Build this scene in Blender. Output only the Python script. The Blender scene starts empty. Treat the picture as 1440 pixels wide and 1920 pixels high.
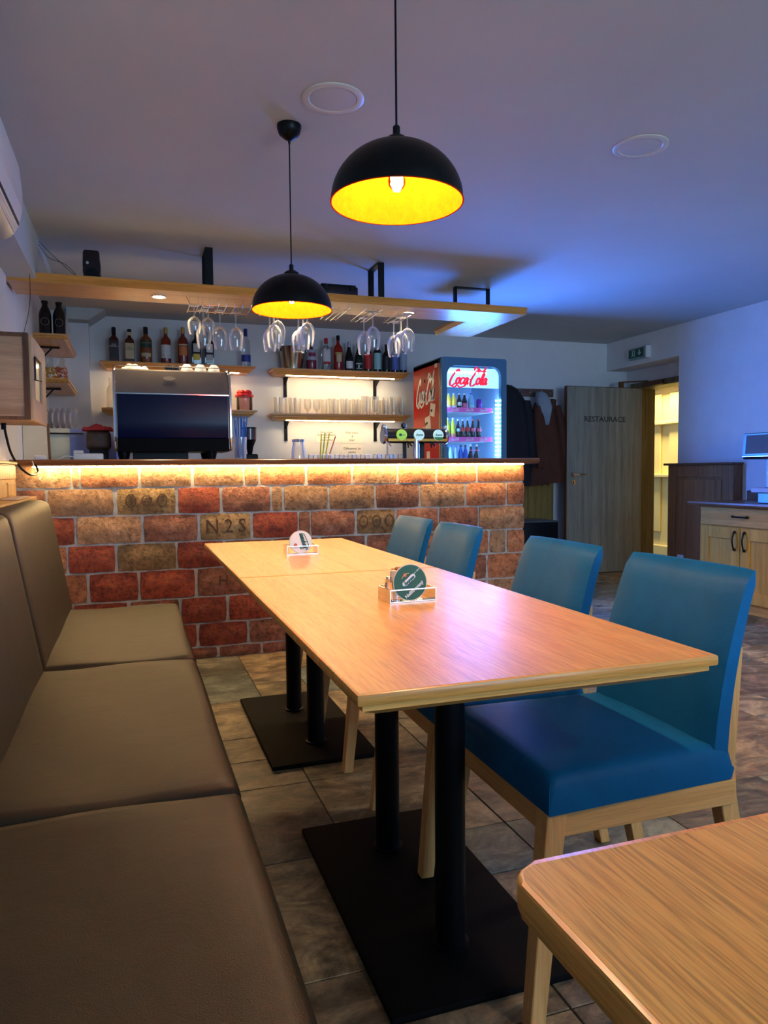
import bpy, bmesh, math, random
from mathutils import Vector, Matrix
random.seed(7)
PI = math.pi
sc = bpy.context.scene
COL = sc.collection

# ------------------------------------------------------------------ camera
cam_d = bpy.data.cameras.new('camera'); cam = bpy.data.objects.new('camera', cam_d); COL.objects.link(cam)
cam_d.sensor_fit = 'VERTICAL'; cam_d.sensor_height = 36.0; cam_d.lens = 1374.95 / 1920.0 * 36.0
cam_d.clip_start = 0.02; cam_d.clip_end = 60
R = Matrix(((0.94633895, 0.02670362, -0.32207066), (-0.32304832, 0.05017559, -0.94505142), (-0.00907621, 0.99838336, 0.05610968)))
cam.matrix_world = Matrix.Translation((0, 0, 1.09)) @ R.to_4x4()
cam_d.dof.use_dof = False
sc.camera = cam

# ------------------------------------------------------------------ view, world
sc.view_settings.view_transform = 'Standard'; sc.view_settings.look = 'None'
sc.view_settings.gamma = 1.0; sc.view_settings.use_curve_mapping = False
sc.view_settings.exposure = 0.95
W = bpy.data.worlds.new('dusk'); sc.world = W; W.use_nodes = True
W.node_tree.nodes['Background'].inputs[0].default_value = (0.16, 0.30, 0.62, 1)
W.node_tree.nodes['Background'].inputs[1].default_value = 1.0

def lamp(kind, name, loc, energy, color, rot=(0, 0, 0), size=0.1, size_y=None, spot=None, blend=0.5):
    l = bpy.data.lights.new(name, kind); o = bpy.data.objects.new(name, l); COL.objects.link(o)
    o.location = loc; o.rotation_euler = rot; l.energy = energy; l.color = color
    if kind == 'AREA':
        l.size = size
        if size_y: l.shape = 'RECTANGLE'; l.size_y = size_y
    else: l.shadow_soft_size = size
    if kind == 'SPOT': l.spot_size = spot; l.spot_blend = blend
    return o
WARM = (1.0, 0.74, 0.42); COOL = (0.46, 0.72, 1.0)
ORD = 'first second third fourth fifth sixth seventh eighth ninth tenth eleventh twelfth thirteenth fourteenth fifteenth sixteenth'.split()
# added cool fill light, set at an unseen window opening behind the camera
lamp('AREA', 'window_cool_fill', (2.3, -2.95, 1.55), 72, COOL, (PI / 2, 0, 0), 2.6, 1.3)

# ------------------------------------------------------------------ materials
MATS = {}
def _mix(nt, fac, a, b, blend='MIX'):
    n = nt.nodes.new('ShaderNodeMix'); n.data_type = 'RGBA'; n.blend_type = blend
    for sock, v in ((n.inputs['Factor'], fac), (n.inputs[6], a), (n.inputs[7], b)):
        if hasattr(v, 'is_linked') or hasattr(v, 'links'): nt.links.new(v, sock)
        else: sock.default_value = v if not isinstance(v, tuple) else (*v[:3], 1)
    return n.outputs[2]
def _base(name):
    m = bpy.data.materials.new(name); m.use_nodes = True; nt = m.node_tree
    return m, nt, nt.nodes['Principled BSDF']
def _coord(nt, scale=(1, 1, 1), rnd=False):
    tc = nt.nodes.new('ShaderNodeTexCoord'); mp = nt.nodes.new('ShaderNodeMapping')
    nt.links.new(tc.outputs['Object'], mp.inputs[0]); mp.inputs['Scale'].default_value = scale
    if rnd:
        oi = nt.nodes.new('ShaderNodeObjectInfo'); cm = nt.nodes.new('ShaderNodeMath'); cm.operation = 'MULTIPLY'; cm.inputs[1].default_value = 37
        nt.links.new(oi.outputs['Random'], cm.inputs[0]); cx = nt.nodes.new('ShaderNodeCombineXYZ')
        for i in range(3): nt.links.new(cm.outputs[0], cx.inputs[i])
        nt.links.new(cx.outputs[0], mp.inputs['Location'])
    return mp.outputs[0]
def _noise(nt, vec, scale, detail=4, rough=0.55, dist=0.0):
    n = nt.nodes.new('ShaderNodeTexNoise'); nt.links.new(vec, n.inputs['Vector'])
    n.inputs['Scale'].default_value = scale; n.inputs['Detail'].default_value = detail
    n.inputs['Roughness'].default_value = rough; n.inputs['Distortion'].default_value = dist
    return n.outputs['Fac']
def _ramp(nt, fac, stops):
    r = nt.nodes.new('ShaderNodeValToRGB'); nt.links.new(fac, r.inputs[0]); e = r.color_ramp.elements
    while len(e) < len(stops): e.new(0.5)
    for i, (p, c) in enumerate(stops): e[i].position = p; e[i].color = (*c[:3], 1)
    return r.outputs[0]
def _bump(nt, b, height, strength, dist=0.01):
    n = nt.nodes.new('ShaderNodeBump'); n.inputs['Strength'].default_value = strength; n.inputs['Distance'].default_value = dist
    nt.links.new(height, n.inputs['Height']); nt.links.new(n.outputs[0], b.inputs['Normal'])
def plain(name, c, rough=0.5, metal=0.0, var=0.08, scale=6, bump=0.0, bscale=80, coat=0.0, spec=0.5, emis=None, es=0.0):
    if name in MATS: return MATS[name]
    m, nt, b = _base(name); v = _coord(nt); n = _noise(nt, v, scale)
    lo = tuple(x * (1 - var) for x in c); hi = tuple(min(1, x * (1 + var)) for x in c)
    nt.links.new(_ramp(nt, n, [(0.3, lo), (0.7, hi)]), b.inputs['Base Color'])
    b.inputs['Roughness'].default_value = rough; b.inputs['Metallic'].default_value = metal
    b.inputs['Coat Weight'].default_value = coat; b.inputs['Specular IOR Level'].default_value = spec
    if emis: b.inputs['Emission Color'].default_value = (*emis, 1); b.inputs['Emission Strength'].default_value = es
    if bump: _bump(nt, b, _noise(nt, v, bscale, 6), bump, 0.003)
    MATS[name] = m; return m
def emit(name, c, s):
    if name in MATS: return MATS[name]
    m, nt, b = _base(name); b.inputs['Base Color'].default_value = (*c, 1)
    b.inputs['Emission Color'].default_value = (*c, 1); b.inputs['Emission Strength'].default_value = s
    MATS[name] = m; return m
def wood(name, dark, light, axis='Y', rough=0.4, coat=0.0, f=1.0, pores=0.35, rnd=True, spec=0.3):
    if name in MATS: return MATS[name]
    m, nt, b = _base(name)
    k = {'X': (0.035, 1, 1), 'Y': (1, 0.035, 1), 'Z': (1, 1, 0.035)}[axis]
    v = _coord(nt, tuple(x * f for x in k), rnd)
    n1 = _noise(nt, v, 30, 5, 0.6, 0.3); n2 = _noise(nt, v, 260, 3, 0.6, 0.1); n3 = _noise(nt, v, 3.0, 2)
    c1 = _ramp(nt, n1, [(0.3, dark), (0.7, light)])
    c2 = _mix(nt, 1.0, c1, _ramp(nt, n2, [(0.36, (1 - pores,) * 3), (0.56, (1, 1, 1))]), 'MULTIPLY')
    c3 = _mix(nt, 1.0, c2, _ramp(nt, n3, [(0.3, (0.86, 0.86, 0.86)), (0.7, (1, 1, 1))]), 'MULTIPLY')
    nt.links.new(c3, b.inputs['Base Color']); b.inputs['Roughness'].default_value = rough
    b.inputs['Specular IOR Level'].default_value = spec; b.inputs['Coat Weight'].default_value = coat; b.inputs['Coat Roughness'].default_value = 0.22
    _bump(nt, b, n2, 0.25, 0.0006)
    MATS[name] = m; return m
def brickmat(name, a, c, e):
    m, nt, b = _base(name); v = _coord(nt, rnd=True)
    n = _noise(nt, v, 14, 6, 0.7, 0.4); n2 = _noise(nt, v, 45, 5, 0.7); oi = nt.nodes.new('ShaderNodeObjectInfo')
    col = _ramp(nt, n, [(0.3, a), (0.5, c), (0.72, e)])
    col = _mix(nt, 1.0, col, _ramp(nt, oi.outputs['Random'], [(0.0, (0.62, 0.6, 0.6)), (1.0, (1.0, 1.0, 1.0))]), 'MULTIPLY')
    col = _mix(nt, 1.0, col, _ramp(nt, n2, [(0.32, (0.35, 0.32, 0.3)), (0.5, (1, 1, 1)), (0.75, (1.35, 1.3, 1.25))]), 'MULTIPLY')
    nt.links.new(col, b.inputs['Base Color']); b.inputs['Roughness'].default_value = 0.72
    mx = nt.nodes.new('ShaderNodeMath'); mx.operation = 'ADD'; nt.links.new(n, mx.inputs[0]); nt.links.new(n2, mx.inputs[1])
    _bump(nt, b, mx.outputs[0], 0.8, 0.014); MATS[name] = m; return m
def slate(name, stops):
    m, nt, b = _base(name); v = _coord(nt, rnd=True); vs = _coord(nt, (0.8, 1.25, 1), rnd=True)
    oi = nt.nodes.new('ShaderNodeObjectInfo'); n = _noise(nt, vs, 7, 9, 0.72, 0.7); n2 = _noise(nt, v, 38, 6, 0.75, 0.5)
    col = _mix(nt, 1.0, _ramp(nt, oi.outputs['Random'], stops), _ramp(nt, n, [(0.36, (0.30, 0.29, 0.26)), (0.48, (0.8, 0.78, 0.74)), (0.62, (1.8, 1.7, 1.5))]), 'MULTIPLY')
    col = _mix(nt, 1.0, col, _ramp(nt, n2, [(0.3, (0.7, 0.7, 0.7)), (0.6, (1.1, 1.1, 1.1))]), 'MULTIPLY')
    nt.links.new(col, b.inputs['Base Color']); b.inputs['Roughness'].default_value = 0.42
    mx = nt.nodes.new('ShaderNodeMath'); mx.operation = 'ADD'; nt.links.new(n, mx.inputs[0]); nt.links.new(n2, mx.inputs[1])
    _bump(nt, b, mx.outputs[0], 0.35, 0.006); MATS[name] = m; return m
def leather(name, c, rough=0.42, var=0.1, spec=0.4):
    m, nt, b = _base(name); v = _coord(nt)
    vo = nt.nodes.new('ShaderNodeTexVoronoi'); nt.links.new(v, vo.inputs['Vector']); vo.inputs['Scale'].default_value = 420
    n = _noise(nt, v, 7, 4, 0.6, 0.8)
    nt.links.new(_ramp(nt, n, [(0.3, tuple(x * (1 - var) for x in c)), (0.7, tuple(x * (1 + var) for x in c))]), b.inputs['Base Color'])
    b.inputs['Roughness'].default_value = rough; b.inputs['Specular IOR Level'].default_value = spec
    mx = nt.nodes.new('ShaderNodeMath'); mx.operation = 'MULTIPLY_ADD'; nt.links.new(vo.outputs['Distance'], mx.inputs[0]); mx.inputs[1].default_value = 0.12
    nt.links.new(n, mx.inputs[2]); _bump(nt, b, mx.outputs[0], 0.25, 0.006); MATS[name] = m; return m
def glass(name, tint=(1, 1, 1), rough=0.0, ior=1.45, refl=1.0, tr=0.92, white_sheen=0.0):
    if name in MATS: return MATS[name]
    m = bpy.data.materials.new(name); m.use_nodes = True; nt = m.node_tree; nt.nodes.remove(nt.nodes['Principled BSDF'])
    out = nt.nodes['Material Output']; t = nt.nodes.new('ShaderNodeBsdfTransparent'); g = nt.nodes.new('ShaderNodeBsdfGlossy')
    n = _noise(nt, _coord(nt), 9, 2); cc = _ramp(nt, n, [(0.3, tuple(x * tr for x in tint)), (0.7, tuple(x * min(1, tr * 1.02) for x in tint))])
    nt.links.new(cc, t.inputs[0]); g.inputs['Roughness'].default_value = rough; g.inputs['Color'].default_value = (1, 1, 1, 1)
    lw = nt.nodes.new('ShaderNodeLayerWeight'); lw.inputs['Blend'].default_value = 0.32
    mm = nt.nodes.new('ShaderNodeMath'); mm.operation = 'MULTIPLY'; mm.inputs[1].default_value = refl; mm.use_clamp = True; ad = nt.nodes.new('ShaderNodeMath'); ad.operation = 'ADD'; ad.inputs[1].default_value = white_sheen * 0.12; ad.use_clamp = True; nt.links.new(mm.outputs[0], ad.inputs[0])
    nt.links.new(lw.outputs['Fresnel'], mm.inputs[0]); ms = nt.nodes.new('ShaderNodeMixShader')
    df = nt.nodes.new('ShaderNodeBsdfTranslucent'); df.inputs[0].default_value = (1, 1, 1, 1); d2 = nt.nodes.new('ShaderNodeBsdfDiffuse'); d2.inputs[0].default_value = (1, 1, 1, 1)
    m2 = nt.nodes.new('ShaderNodeMixShader'); m2.inputs[0].default_value = 0.5; nt.links.new(df.outputs[0], m2.inputs[1]); nt.links.new(d2.outputs[0], m2.inputs[2])
    m3 = nt.nodes.new('ShaderNodeMixShader'); m3.inputs[0].default_value = white_sheen; nt.links.new(g.outputs[0], m3.inputs[1]); nt.links.new(m2.outputs[0], m3.inputs[2])  # white scatter put into the glass in place of bright reflections
    nt.links.new(ad.outputs[0], ms.inputs[0]); nt.links.new(t.outputs[0], ms.inputs[1]); nt.links.new(m3.outputs[0], ms.inputs[2])
    nt.links.new(ms.outputs[0], out.inputs[0]); MATS[name] = m; return m
def crystal(name, tint=(1, 1, 1)):
    if name in MATS: return MATS[name]
    m, nt, b = _base(name); n = _noise(nt, _coord(nt), 12, 2)
    nt.links.new(_ramp(nt, n, [(0.3, tuple(x * 0.96 for x in tint)), (0.7, tint)]), b.inputs['Base Color'])
    b.inputs['Transmission Weight'].default_value = 1.0; b.inputs['Roughness'].default_value = 0.02; b.inputs['IOR'].default_value = 1.45
    MATS[name] = m; return m

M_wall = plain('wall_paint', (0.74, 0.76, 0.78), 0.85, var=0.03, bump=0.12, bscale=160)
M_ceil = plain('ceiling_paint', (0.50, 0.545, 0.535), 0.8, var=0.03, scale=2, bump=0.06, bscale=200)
M_oak_y = wood('oak_veneer', (0.62, 0.30, 0.06), (0.76, 0.41, 0.10), 'Y', 0.42, 0.12, f=1.5, pores=0.28)
M_oak_x = wood('oak_veneer_across', (0.46, 0.22, 0.075), (0.66, 0.36, 0.14), 'X', 0.34, 0.3, pores=0.3)
M_oakedge_y = wood('oak_solid', (0.66, 0.27, 0.05), (0.88, 0.44, 0.11), 'Y', 0.4, 0.2, pores=0.25)
M_oakedge_x = wood('oak_solid_across', (0.66, 0.27, 0.05), (0.88, 0.44, 0.11), 'X', 0.4, 0.2, pores=0.25)
M_shelf = wood('alder_shelf', (0.60, 0.26, 0.05), (0.80, 0.42, 0.11), 'X', 0.35, 0.3, pores=0.2)
M_shelfy = wood('alder_shelf_deep', (0.60, 0.26, 0.05), (0.80, 0.42, 0.11), 'Y', 0.35, 0.3, pores=0.2)
M_bartop = wood('dark_bar_top', (0.16, 0.055, 0.02), (0.30, 0.11, 0.04), 'X', 0.3, 0.3)
M_beech = wood('beech_leg', (0.66, 0.33, 0.10), (0.82, 0.46, 0.17), 'Z', 0.4, 0.1, pores=0.15)
M_beechy = wood('beech_rail', (0.66, 0.33, 0.10), (0.82, 0.46, 0.17), 'X', 0.4, 0.1, pores=0.15)
M_door = wood('grey_oak_door', (0.19, 0.185, 0.15), (0.36, 0.35, 0.28), 'Z', 0.5, 0.0, f=0.6, pores=0.2)
M_doorframe = wood('dark_oak_frame', (0.13, 0.10, 0.05), (0.24, 0.18, 0.09), 'Z', 0.5, pores=0.2)
M_cab = wood('sideboard_oak', (0.46, 0.23, 0.035), (0.68, 0.38, 0.075), 'Z', 0.6, 0.0, pores=0.2, spec=0.1)
M_caby = wood('sideboard_oak_drawer', (0.46, 0.23, 0.05), (0.68, 0.38, 0.10), 'Y', 0.6, 0.0, pores=0.2, spec=0.1)
M_cabdark = wood('brown_oak_panel', (0.26, 0.11, 0.035), (0.42, 0.20, 0.075), 'Z', 0.4, 0.1, pores=0.2)
M_cabtop = wood('brown_oak_top', (0.16, 0.07, 0.03), (0.28, 0.13, 0.06), 'Y', 0.35, 0.2, pores=0.2)
M_fuse = wood('pale_meter_cabinet', (0.40, 0.24, 0.13), (0.58, 0.38, 0.22), 'X', 0.5, pores=0.15)
M_fusey = wood('pale_meter_door', (0.55, 0.37, 0.20), (0.70, 0.50, 0.30), 'Z', 0.5, pores=0.1)
M_trimdark = wood('brown_trim', (0.12, 0.05, 0.02), (0.2, 0.09, 0.04), 'Z', 0.4)
M_ochre = wood('ochre_boards', (0.30, 0.18, 0.04), (0.42, 0.27, 0.07), 'Z', 0.5)
M_pine = wood('pine_rack', (0.50, 0.27, 0.07), (0.72, 0.45, 0.15), 'Z', 0.45)
M_black = plain('black_metal', (0.004, 0.004, 0.006), 0.4, var=0.2, bump=0.15, bscale=300, spec=0.15)
M_blackgloss = plain('black_gloss', (0.008, 0.008, 0.012), 0.15, var=0.2)
M_plate = plain('black_cast_plate', (0.003, 0.003, 0.004), 0.6, spec=0.08, var=0.2, bump=0.6, bscale=500)
M_shade = plain('lamp_black', (0.002, 0.0025, 0.003), 0.38, var=0.2, spec=0.2)
M_gold = plain('lamp_gold_leaf', (0.45, 0.035, 0.0004), 0.8, 0.0, var=0.12, scale=60, bump=0.3, bscale=300, spec=0.01)
M_mortar = plain('mortar', (0.34, 0.36, 0.37), 0.9, var=0.25, scale=30, bump=0.5, bscale=120)
M_grout = plain('grout', (0.04, 0.04, 0.037), 0.9, var=0.2, scale=20)
M_chair = leather('blue_leatherette', (0.003, 0.105, 0.27), 0.5, spec=0.12)
M_bench = leather('brown_leatherette', (0.019, 0.0155, 0.008), 0.5, spec=0.22)
M_seam = plain('bench_seam', (0.02, 0.015, 0.01), 0.7)
M_white = plain('white_plastic', (0.75, 0.75, 0.72), 0.4, var=0.03)
M_chrome = plain('chrome', (0.75, 0.75, 0.75), 0.12, 1.0, var=0.05)
M_steel = plain('brushed_steel', (0.55, 0.55, 0.54), 0.3, 1.0, var=0.1, scale=30)
M_paper = plain('paper', (0.82, 0.80, 0.74), 0.8, var=0.02)
M_ink = plain('ink', (0.03, 0.03, 0.03), 0.7)
M_red = plain('fridge_red', (0.50, 0.006, 0.004), 0.5, spec=0.1, var=0.05)
M_fridge = plain('fridge_grey_blue', (0.05, 0.15, 0.24), 0.45, var=0.05)
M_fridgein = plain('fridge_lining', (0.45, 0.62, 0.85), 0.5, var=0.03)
M_logored = plain('logo_red', (0.75, 0.01, 0.04), 0.4, var=0.03, emis=(0.9, 0.02, 0.06), es=0.35)
M_logowhite = plain('logo_white', (0.85, 0.82, 0.8), 0.4, var=0.02)
M_sheenred = M_red
M_pink = plain('shelf_lip_pink', (0.85, 0.12, 0.45), 0.35, var=0.03)
M_ledblue = emit('fridge_led', (0.25, 0.55, 1.0), 80.0)
M_ledwarm = emit('warm_led', (1.0, 0.68, 0.28), 80.0)
M_ledshelf = emit('shelf_led', (1.0, 0.78, 0.42), 30.0)
M_spot = emit('downlight_disc', (1.0, 0.72, 0.36), 60.0)
M_bulb = emit('bulb_filament', (1.0, 0.62, 0.22), 60.0)
M_header = plain('lit_header', (0.35, 0.6, 0.9), 0.5, var=0.02, emis=(0.22, 0.52, 1.0), es=1.1)
M_glass = glass('clear_glass', refl=1.6)
M_pane = glass('door_pane', refl=0.5, tr=0.97)
M_crystal = glass('wine_glass_crystal', refl=1.0, tr=0.97, white_sheen=0.16)
M_beerglass = glass('beer_glass', (1.0, 0.99, 0.96), 0.05, refl=1.2, tr=0.97, white_sheen=0.55)
M_corr = plain('corridor_cream', (0.82, 0.66, 0.26), 0.7, var=0.03)

# ------------------------------------------------------------------ mesh helpers
class B:
    def __init__(s): s.bm = bmesh.new()
    def box(s, x0, x1, y0, y1, z0, z1, bev=0.0, seg=1, jit=0.0):
        vs = [s.bm.verts.new((x + random.uniform(-jit, jit), y, z + random.uniform(-jit, jit))) for x in (x0, x1) for y in (y0, y1) for z in (z0, z1)]
        F = [(0, 1, 3, 2), (4, 6, 7, 5), (0, 4, 5, 1), (2, 3, 7, 6), (0, 2, 6, 4), (1, 5, 7, 3)]
        fs = [s.bm.faces.new([vs[i] for i in f]) for f in F]
        if bev > 0:
            es = list({e for f in fs for e in f.edges})
            bmesh.ops.bevel(s.bm, geom=es, offset=bev, segments=seg, affect='EDGES', profile=0.5)
        return s
    def hexa(s, p, bev=0.0, seg=1):  # p: 8 points, bottom ring 4 then top ring 4
        vs = [s.bm.verts.new(q) for q in p]
        F = [(3, 2, 1, 0), (4, 5, 6, 7), (0, 1, 5, 4), (1, 2, 6, 5), (2, 3, 7, 6), (3, 0, 4, 7)]
        fs = [s.bm.faces.new([vs[i] for i in f]) for f in F]
        if bev > 0: bmesh.ops.bevel(s.bm, geom=list({e for f in fs for e in f.edges}), offset=bev, segments=seg, affect='EDGES', profile=0.5)
        return s
    def prism(s, pts, axis, a, b, bev=0.0, seg=1):
        def P(u, v, w): return {'x': (w, u, v), 'y': (u, w, v), 'z': (u, v, w)}[axis]
        A = [s.bm.verts.new(P(u, v, a)) for u, v in pts]; Bv = [s.bm.verts.new(P(u, v, b)) for u, v in pts]
        fs = [s.bm.faces.new(A), s.bm.faces.new(Bv[::-1])]
        n = len(pts)
        for i in range(n): fs.append(s.bm.faces.new((A[i], Bv[i], Bv[(i + 1) % n], A[(i + 1) % n])))
        if bev > 0: bmesh.ops.bevel(s.bm, geom=list({e for f in fs for e in f.edges}), offset=bev, segments=seg, affect='EDGES', profile=0.5)
        return s
    def lathe(s, prof, c=(0, 0, 0), n=20, axis='z', caps=True, sx=1.0, sy=1.0):
        rings = []
        for r, z in prof:
            ring = []
            for i in range(n):
                a = 2 * PI * i / n; u, v = r * math.cos(a) * sx, r * math.sin(a) * sy
                q = {'z': (u, v, z), 'x': (z, u, v), 'y': (u, z, v)}[axis]
                ring.append(s.bm.verts.new((c[0] + q[0], c[1] + q[1], c[2] + q[2])))
            rings.append(ring)
        for A, C in zip(rings, rings[1:]):
            for i in range(n): s.bm.faces.new((A[i], A[(i + 1) % n], C[(i + 1) % n], C[i]))
        if caps:
            s.bm.faces.new(rings[0][::-1]); s.bm.faces.new(rings[-1])
        return s
    def tube(s, pts, r, n=8):
        pts = [Vector(p) for p in pts]; rings = []; up = Vector((0, 0, 1))
        for i, p in enumerate(pts):
            d = (pts[min(i + 1, len(pts) - 1)] - pts[max(i - 1, 0)]).normalized()
            a = d.cross(up if abs(d.z) < 0.95 else Vector((1, 0, 0))).normalized(); b = d.cross(a).normalized()
            if rings and rings[-1][1].dot(a) < 0: a, b = -a, -b
            rr = r[i] if isinstance(r, (list, tuple)) else r
            rings.append(([s.bm.verts.new(p + (a * math.cos(t) + b * math.sin(t)) * rr) for t in [2 * PI * k / n for k in range(n)]], a))
        for (A, _), (C, _) in zip(rings, rings[1:]):
            for k in range(n): s.bm.faces.new((A[k], A[(k + 1) % n], C[(k + 1) % n], C[k]))
        s.bm.faces.new(rings[0][0][::-1]); s.bm.faces.new(rings[-1][0]); return s
    def grid(s, f, nu, nv):
        V = [[s.bm.verts.new(f(i / nu, j / nv)) for j in range(nv + 1)] for i in range(nu + 1)]
        for i in range(nu):
            for j in range(nv): s.bm.faces.new((V[i][j], V[i + 1][j], V[i + 1][j + 1], V[i][j + 1]))
        return s
    def xf(s, M): s.bm.transform(M); return s
def smooth_pts(P, k=5):
    out = []
    Q = [P[0]] + list(P) + [P[-1]]
    for i in range(1, len(Q) - 2):
        p0, p1, p2, p3 = Q[i - 1], Q[i], Q[i + 1], Q[i + 2]
        for t in range(k):
            t = t / k
            out.append(tuple(0.5 * (2 * b + (-a + c) * t + (2 * a - 5 * b + 4 * c - d) * t * t + (-a + 3 * b - 3 * c + d) * t ** 3) for a, b, c, d in zip(p0, p1, p2, p3)))
    out.append(tuple(P[-1])); return out

def root_of(o):
    while o.parent: o = o.parent
    return o
def obj(name, b, mat, parent=None, smooth=True, ang=35, label=None, kind=None, loc=None):
    me = bpy.data.meshes.new(name); bmesh.ops.recalc_face_normals(b.bm, faces=b.bm.faces)
    org = Vector(root_of(parent).location) if parent else Vector(loc or (0, 0, 0))
    b.bm.transform(Matrix.Translation(-org)); b.bm.to_mesh(me); b.bm.free()
    if smooth:
        me.shade_smooth(); me.set_sharp_from_angle(angle=math.radians(ang))
    me.materials.append(mat); o = bpy.data.objects.new(name, me); COL.objects.link(o)
    if parent: o.parent = parent
    else: o.location = org
    if label: o['label'] = label
    if kind: o['kind'] = kind
    return o
def thing(name, label, cat, loc=(0, 0, 0), group=None):
    o = bpy.data.objects.new(name, None); COL.objects.link(o); o.location = loc; o.empty_display_size = 0.1
    o['label'] = label; o['category'] = cat
    if group: o['group'] = group
    return o
def single(name, b, mat, label, cat, loc, group=None, **k):
    o = obj(name, b, mat, loc=loc, **k); o['label'] = label; o['category'] = cat
    if group: o['group'] = group
    return o
def struct(name, b, mat, parent=None, **k):
    o = obj(name, b, mat, parent, **k)
    if not parent: o['kind'] = 'structure'
    return o
def dup(src, loc, rotz=None, label=None, group=None):
    def cp(o, par):
        c = o.copy(); COL.objects.link(c)
        if par is not None: c.parent = par
        for ch in [x for x in KIDS.get(o.name, [])]: cp(ch, c)
        return c
    global KIDS
    KIDS = {}
    st = [src]
    while st:
        o = st.pop(); KIDS[o.name] = list(o.children); st += KIDS[o.name]
    r = cp(src, None); r.location = loc
    if rotz is not None: r.rotation_euler = (0, 0, rotz)
    if label: r['label'] = label
    if group: r['group'] = group
    return r
def text(name, s, size, mat, parent, M, ext=0.0006, align='CENTER', sx=1.0, label=None, bold=0.0):
    cu = bpy.data.curves.new(name, 'FONT'); cu.body = s; cu.size = size; cu.extrude = ext; cu.align_x = align; cu.align_y = 'CENTER'; cu.resolution_u = 2; cu.offset = bold; cu.space_line = 0.9
    t = bpy.data.objects.new(name + '_curve', cu); COL.objects.link(t)
    dg = bpy.context.evaluated_depsgraph_get(); me = bpy.data.meshes.new_from_object(t.evaluated_get(dg)); bpy.data.objects.remove(t)
    me.transform(Matrix.Translation(-Vector(root_of(parent).location)) @ M @ Matrix.Diagonal((sx, 1, 1, 1)))
    me.materials.clear(); me.materials.append(mat); me.name = name
    o = bpy.data.objects.new(name, me); COL.objects.link(o); o.parent = parent
    if label: o['label'] = label
    return o
def frame_m(origin, u, v):   # text plane: x axis u, y axis v
    u = Vector(u).normalized(); v = Vector(v).normalized(); w = u.cross(v)
    return Matrix(((u.x, v.x, w.x, origin[0]), (u.y, v.y, w.y, origin[1]), (u.z, v.z, w.z, origin[2]), (0, 0, 0, 1)))
FRONT = lambda x, y, z: frame_m((x, y, z), (1, 0, 0), (0, 0, 1))   # faces -Y

# handwritten script lettering drawn as broad-nib pen strokes
GL = {
 'c': (0.85, [[(.78, .78), (.55, 1.0), (.22, .8), (.1, .38), (.3, .02), (.62, .12), (.95, .4)]]),
 'o': (0.85, [[(.5, 1.0), (.2, .85), (.08, .4), (.3, 0), (.62, .2), (.7, .65), (.5, 1.0), (.7, .85), (.95, .8)]]),
 'a': (0.95, [[(.72, .85), (.45, 1.0), (.18, .75), (.08, .35), (.28, 0), (.52, .2), (.75, 1.0)], [(.78, 1.0), (.68, .4), (.78, .02), (1.02, .3)]]),
 'l': (0.55, [[(.05, .3), (.5, 1.4), (.55, 1.95), (.38, 1.9), (.2, 1.0), (.22, .1), (.42, .03), (.62, .3)]]),
 'C': (1.25, [[(1.35, 1.65), (1.4, 2.1), (1.1, 2.15), (.5, 1.45), (.12, .55), (.25, -.15), (.75, -.2), (1.25, .15)]]),
 'S': (1.05, [[(1.15, 1.55), (1.25, 2.0), (.85, 2.15), (.45, 1.8), (.6, 1.25), (.9, .8), (.75, .1), (.2, -.1), (-.1, .25), (.1, .5)]]),
 't': (0.6, [[(.35, 1.7), (.22, .8), (.2, .15), (.4, 0), (.62, .3)], [(0, 1.1), (.6, 1.2)]]),
 'r': (0.62, [[(0, .35), (.25, 1.0), (.22, .7), (.15, 0)], [(.2, .55), (.4, .95), (.64, .92)]]),
 'p': (0.8, [[(0, .4), (.28, 1.0), (.18, .3), (.05, -.8)], [(.25, .7), (.52, 1.0), (.72, .7), (.58, .15), (.22, .1)]]),
 'm': (1.05, [[(0, .4), (.2, 1.0), (.12, 0)], [(.18, .5), (.42, 1.0), (.48, .7), (.42, 0)], [(.47, .5), (.72, 1.0), (.78, .7), (.74, .1), (1.02, .3)]]),
 'n': (0.78, [[(0, .4), (.2, 1.0), (.12, 0)], [(.18, .5), (.44, 1.0), (.5, .7), (.48, .1), (.75, .3)]]),
 'e': (0.72, [[(.08, .45), (.5, .6), (.62, .85), (.42, 1.0), (.18, .82), (.1, .35), (.3, 0), (.74, .35)]]),
 '-': (0.35, [[(.05, .75), (.28, .8)]]),
}
def script_strokes(word, shear=0.35):
    x = 0; S = []
    for ch in word:
        w, st = GL[ch]
        for p in st: S.append([(x + a + b * shear, b) for a, b in p])
        x += w
    if word == 'Coca-Cola':
        S.append([(.3, -.15), (1.0, -.45), (1.7, -.2), (2.2, -.45), (2.9, -.35), (3.6, -.1)])
        S.append([(5.2, 2.1), (5.7, 2.55), (6.3, 2.3), (6.9, 1.95), (7.5, 2.25), (7.9, 2.75)])
    if word == 'Staropramen':
        S.append([(.4, -.2), (1.6, -.75), (3.4, -.8), (5.5, -.7), (7.8, -.5), (8.8, -.1)])
    return S, x
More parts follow.
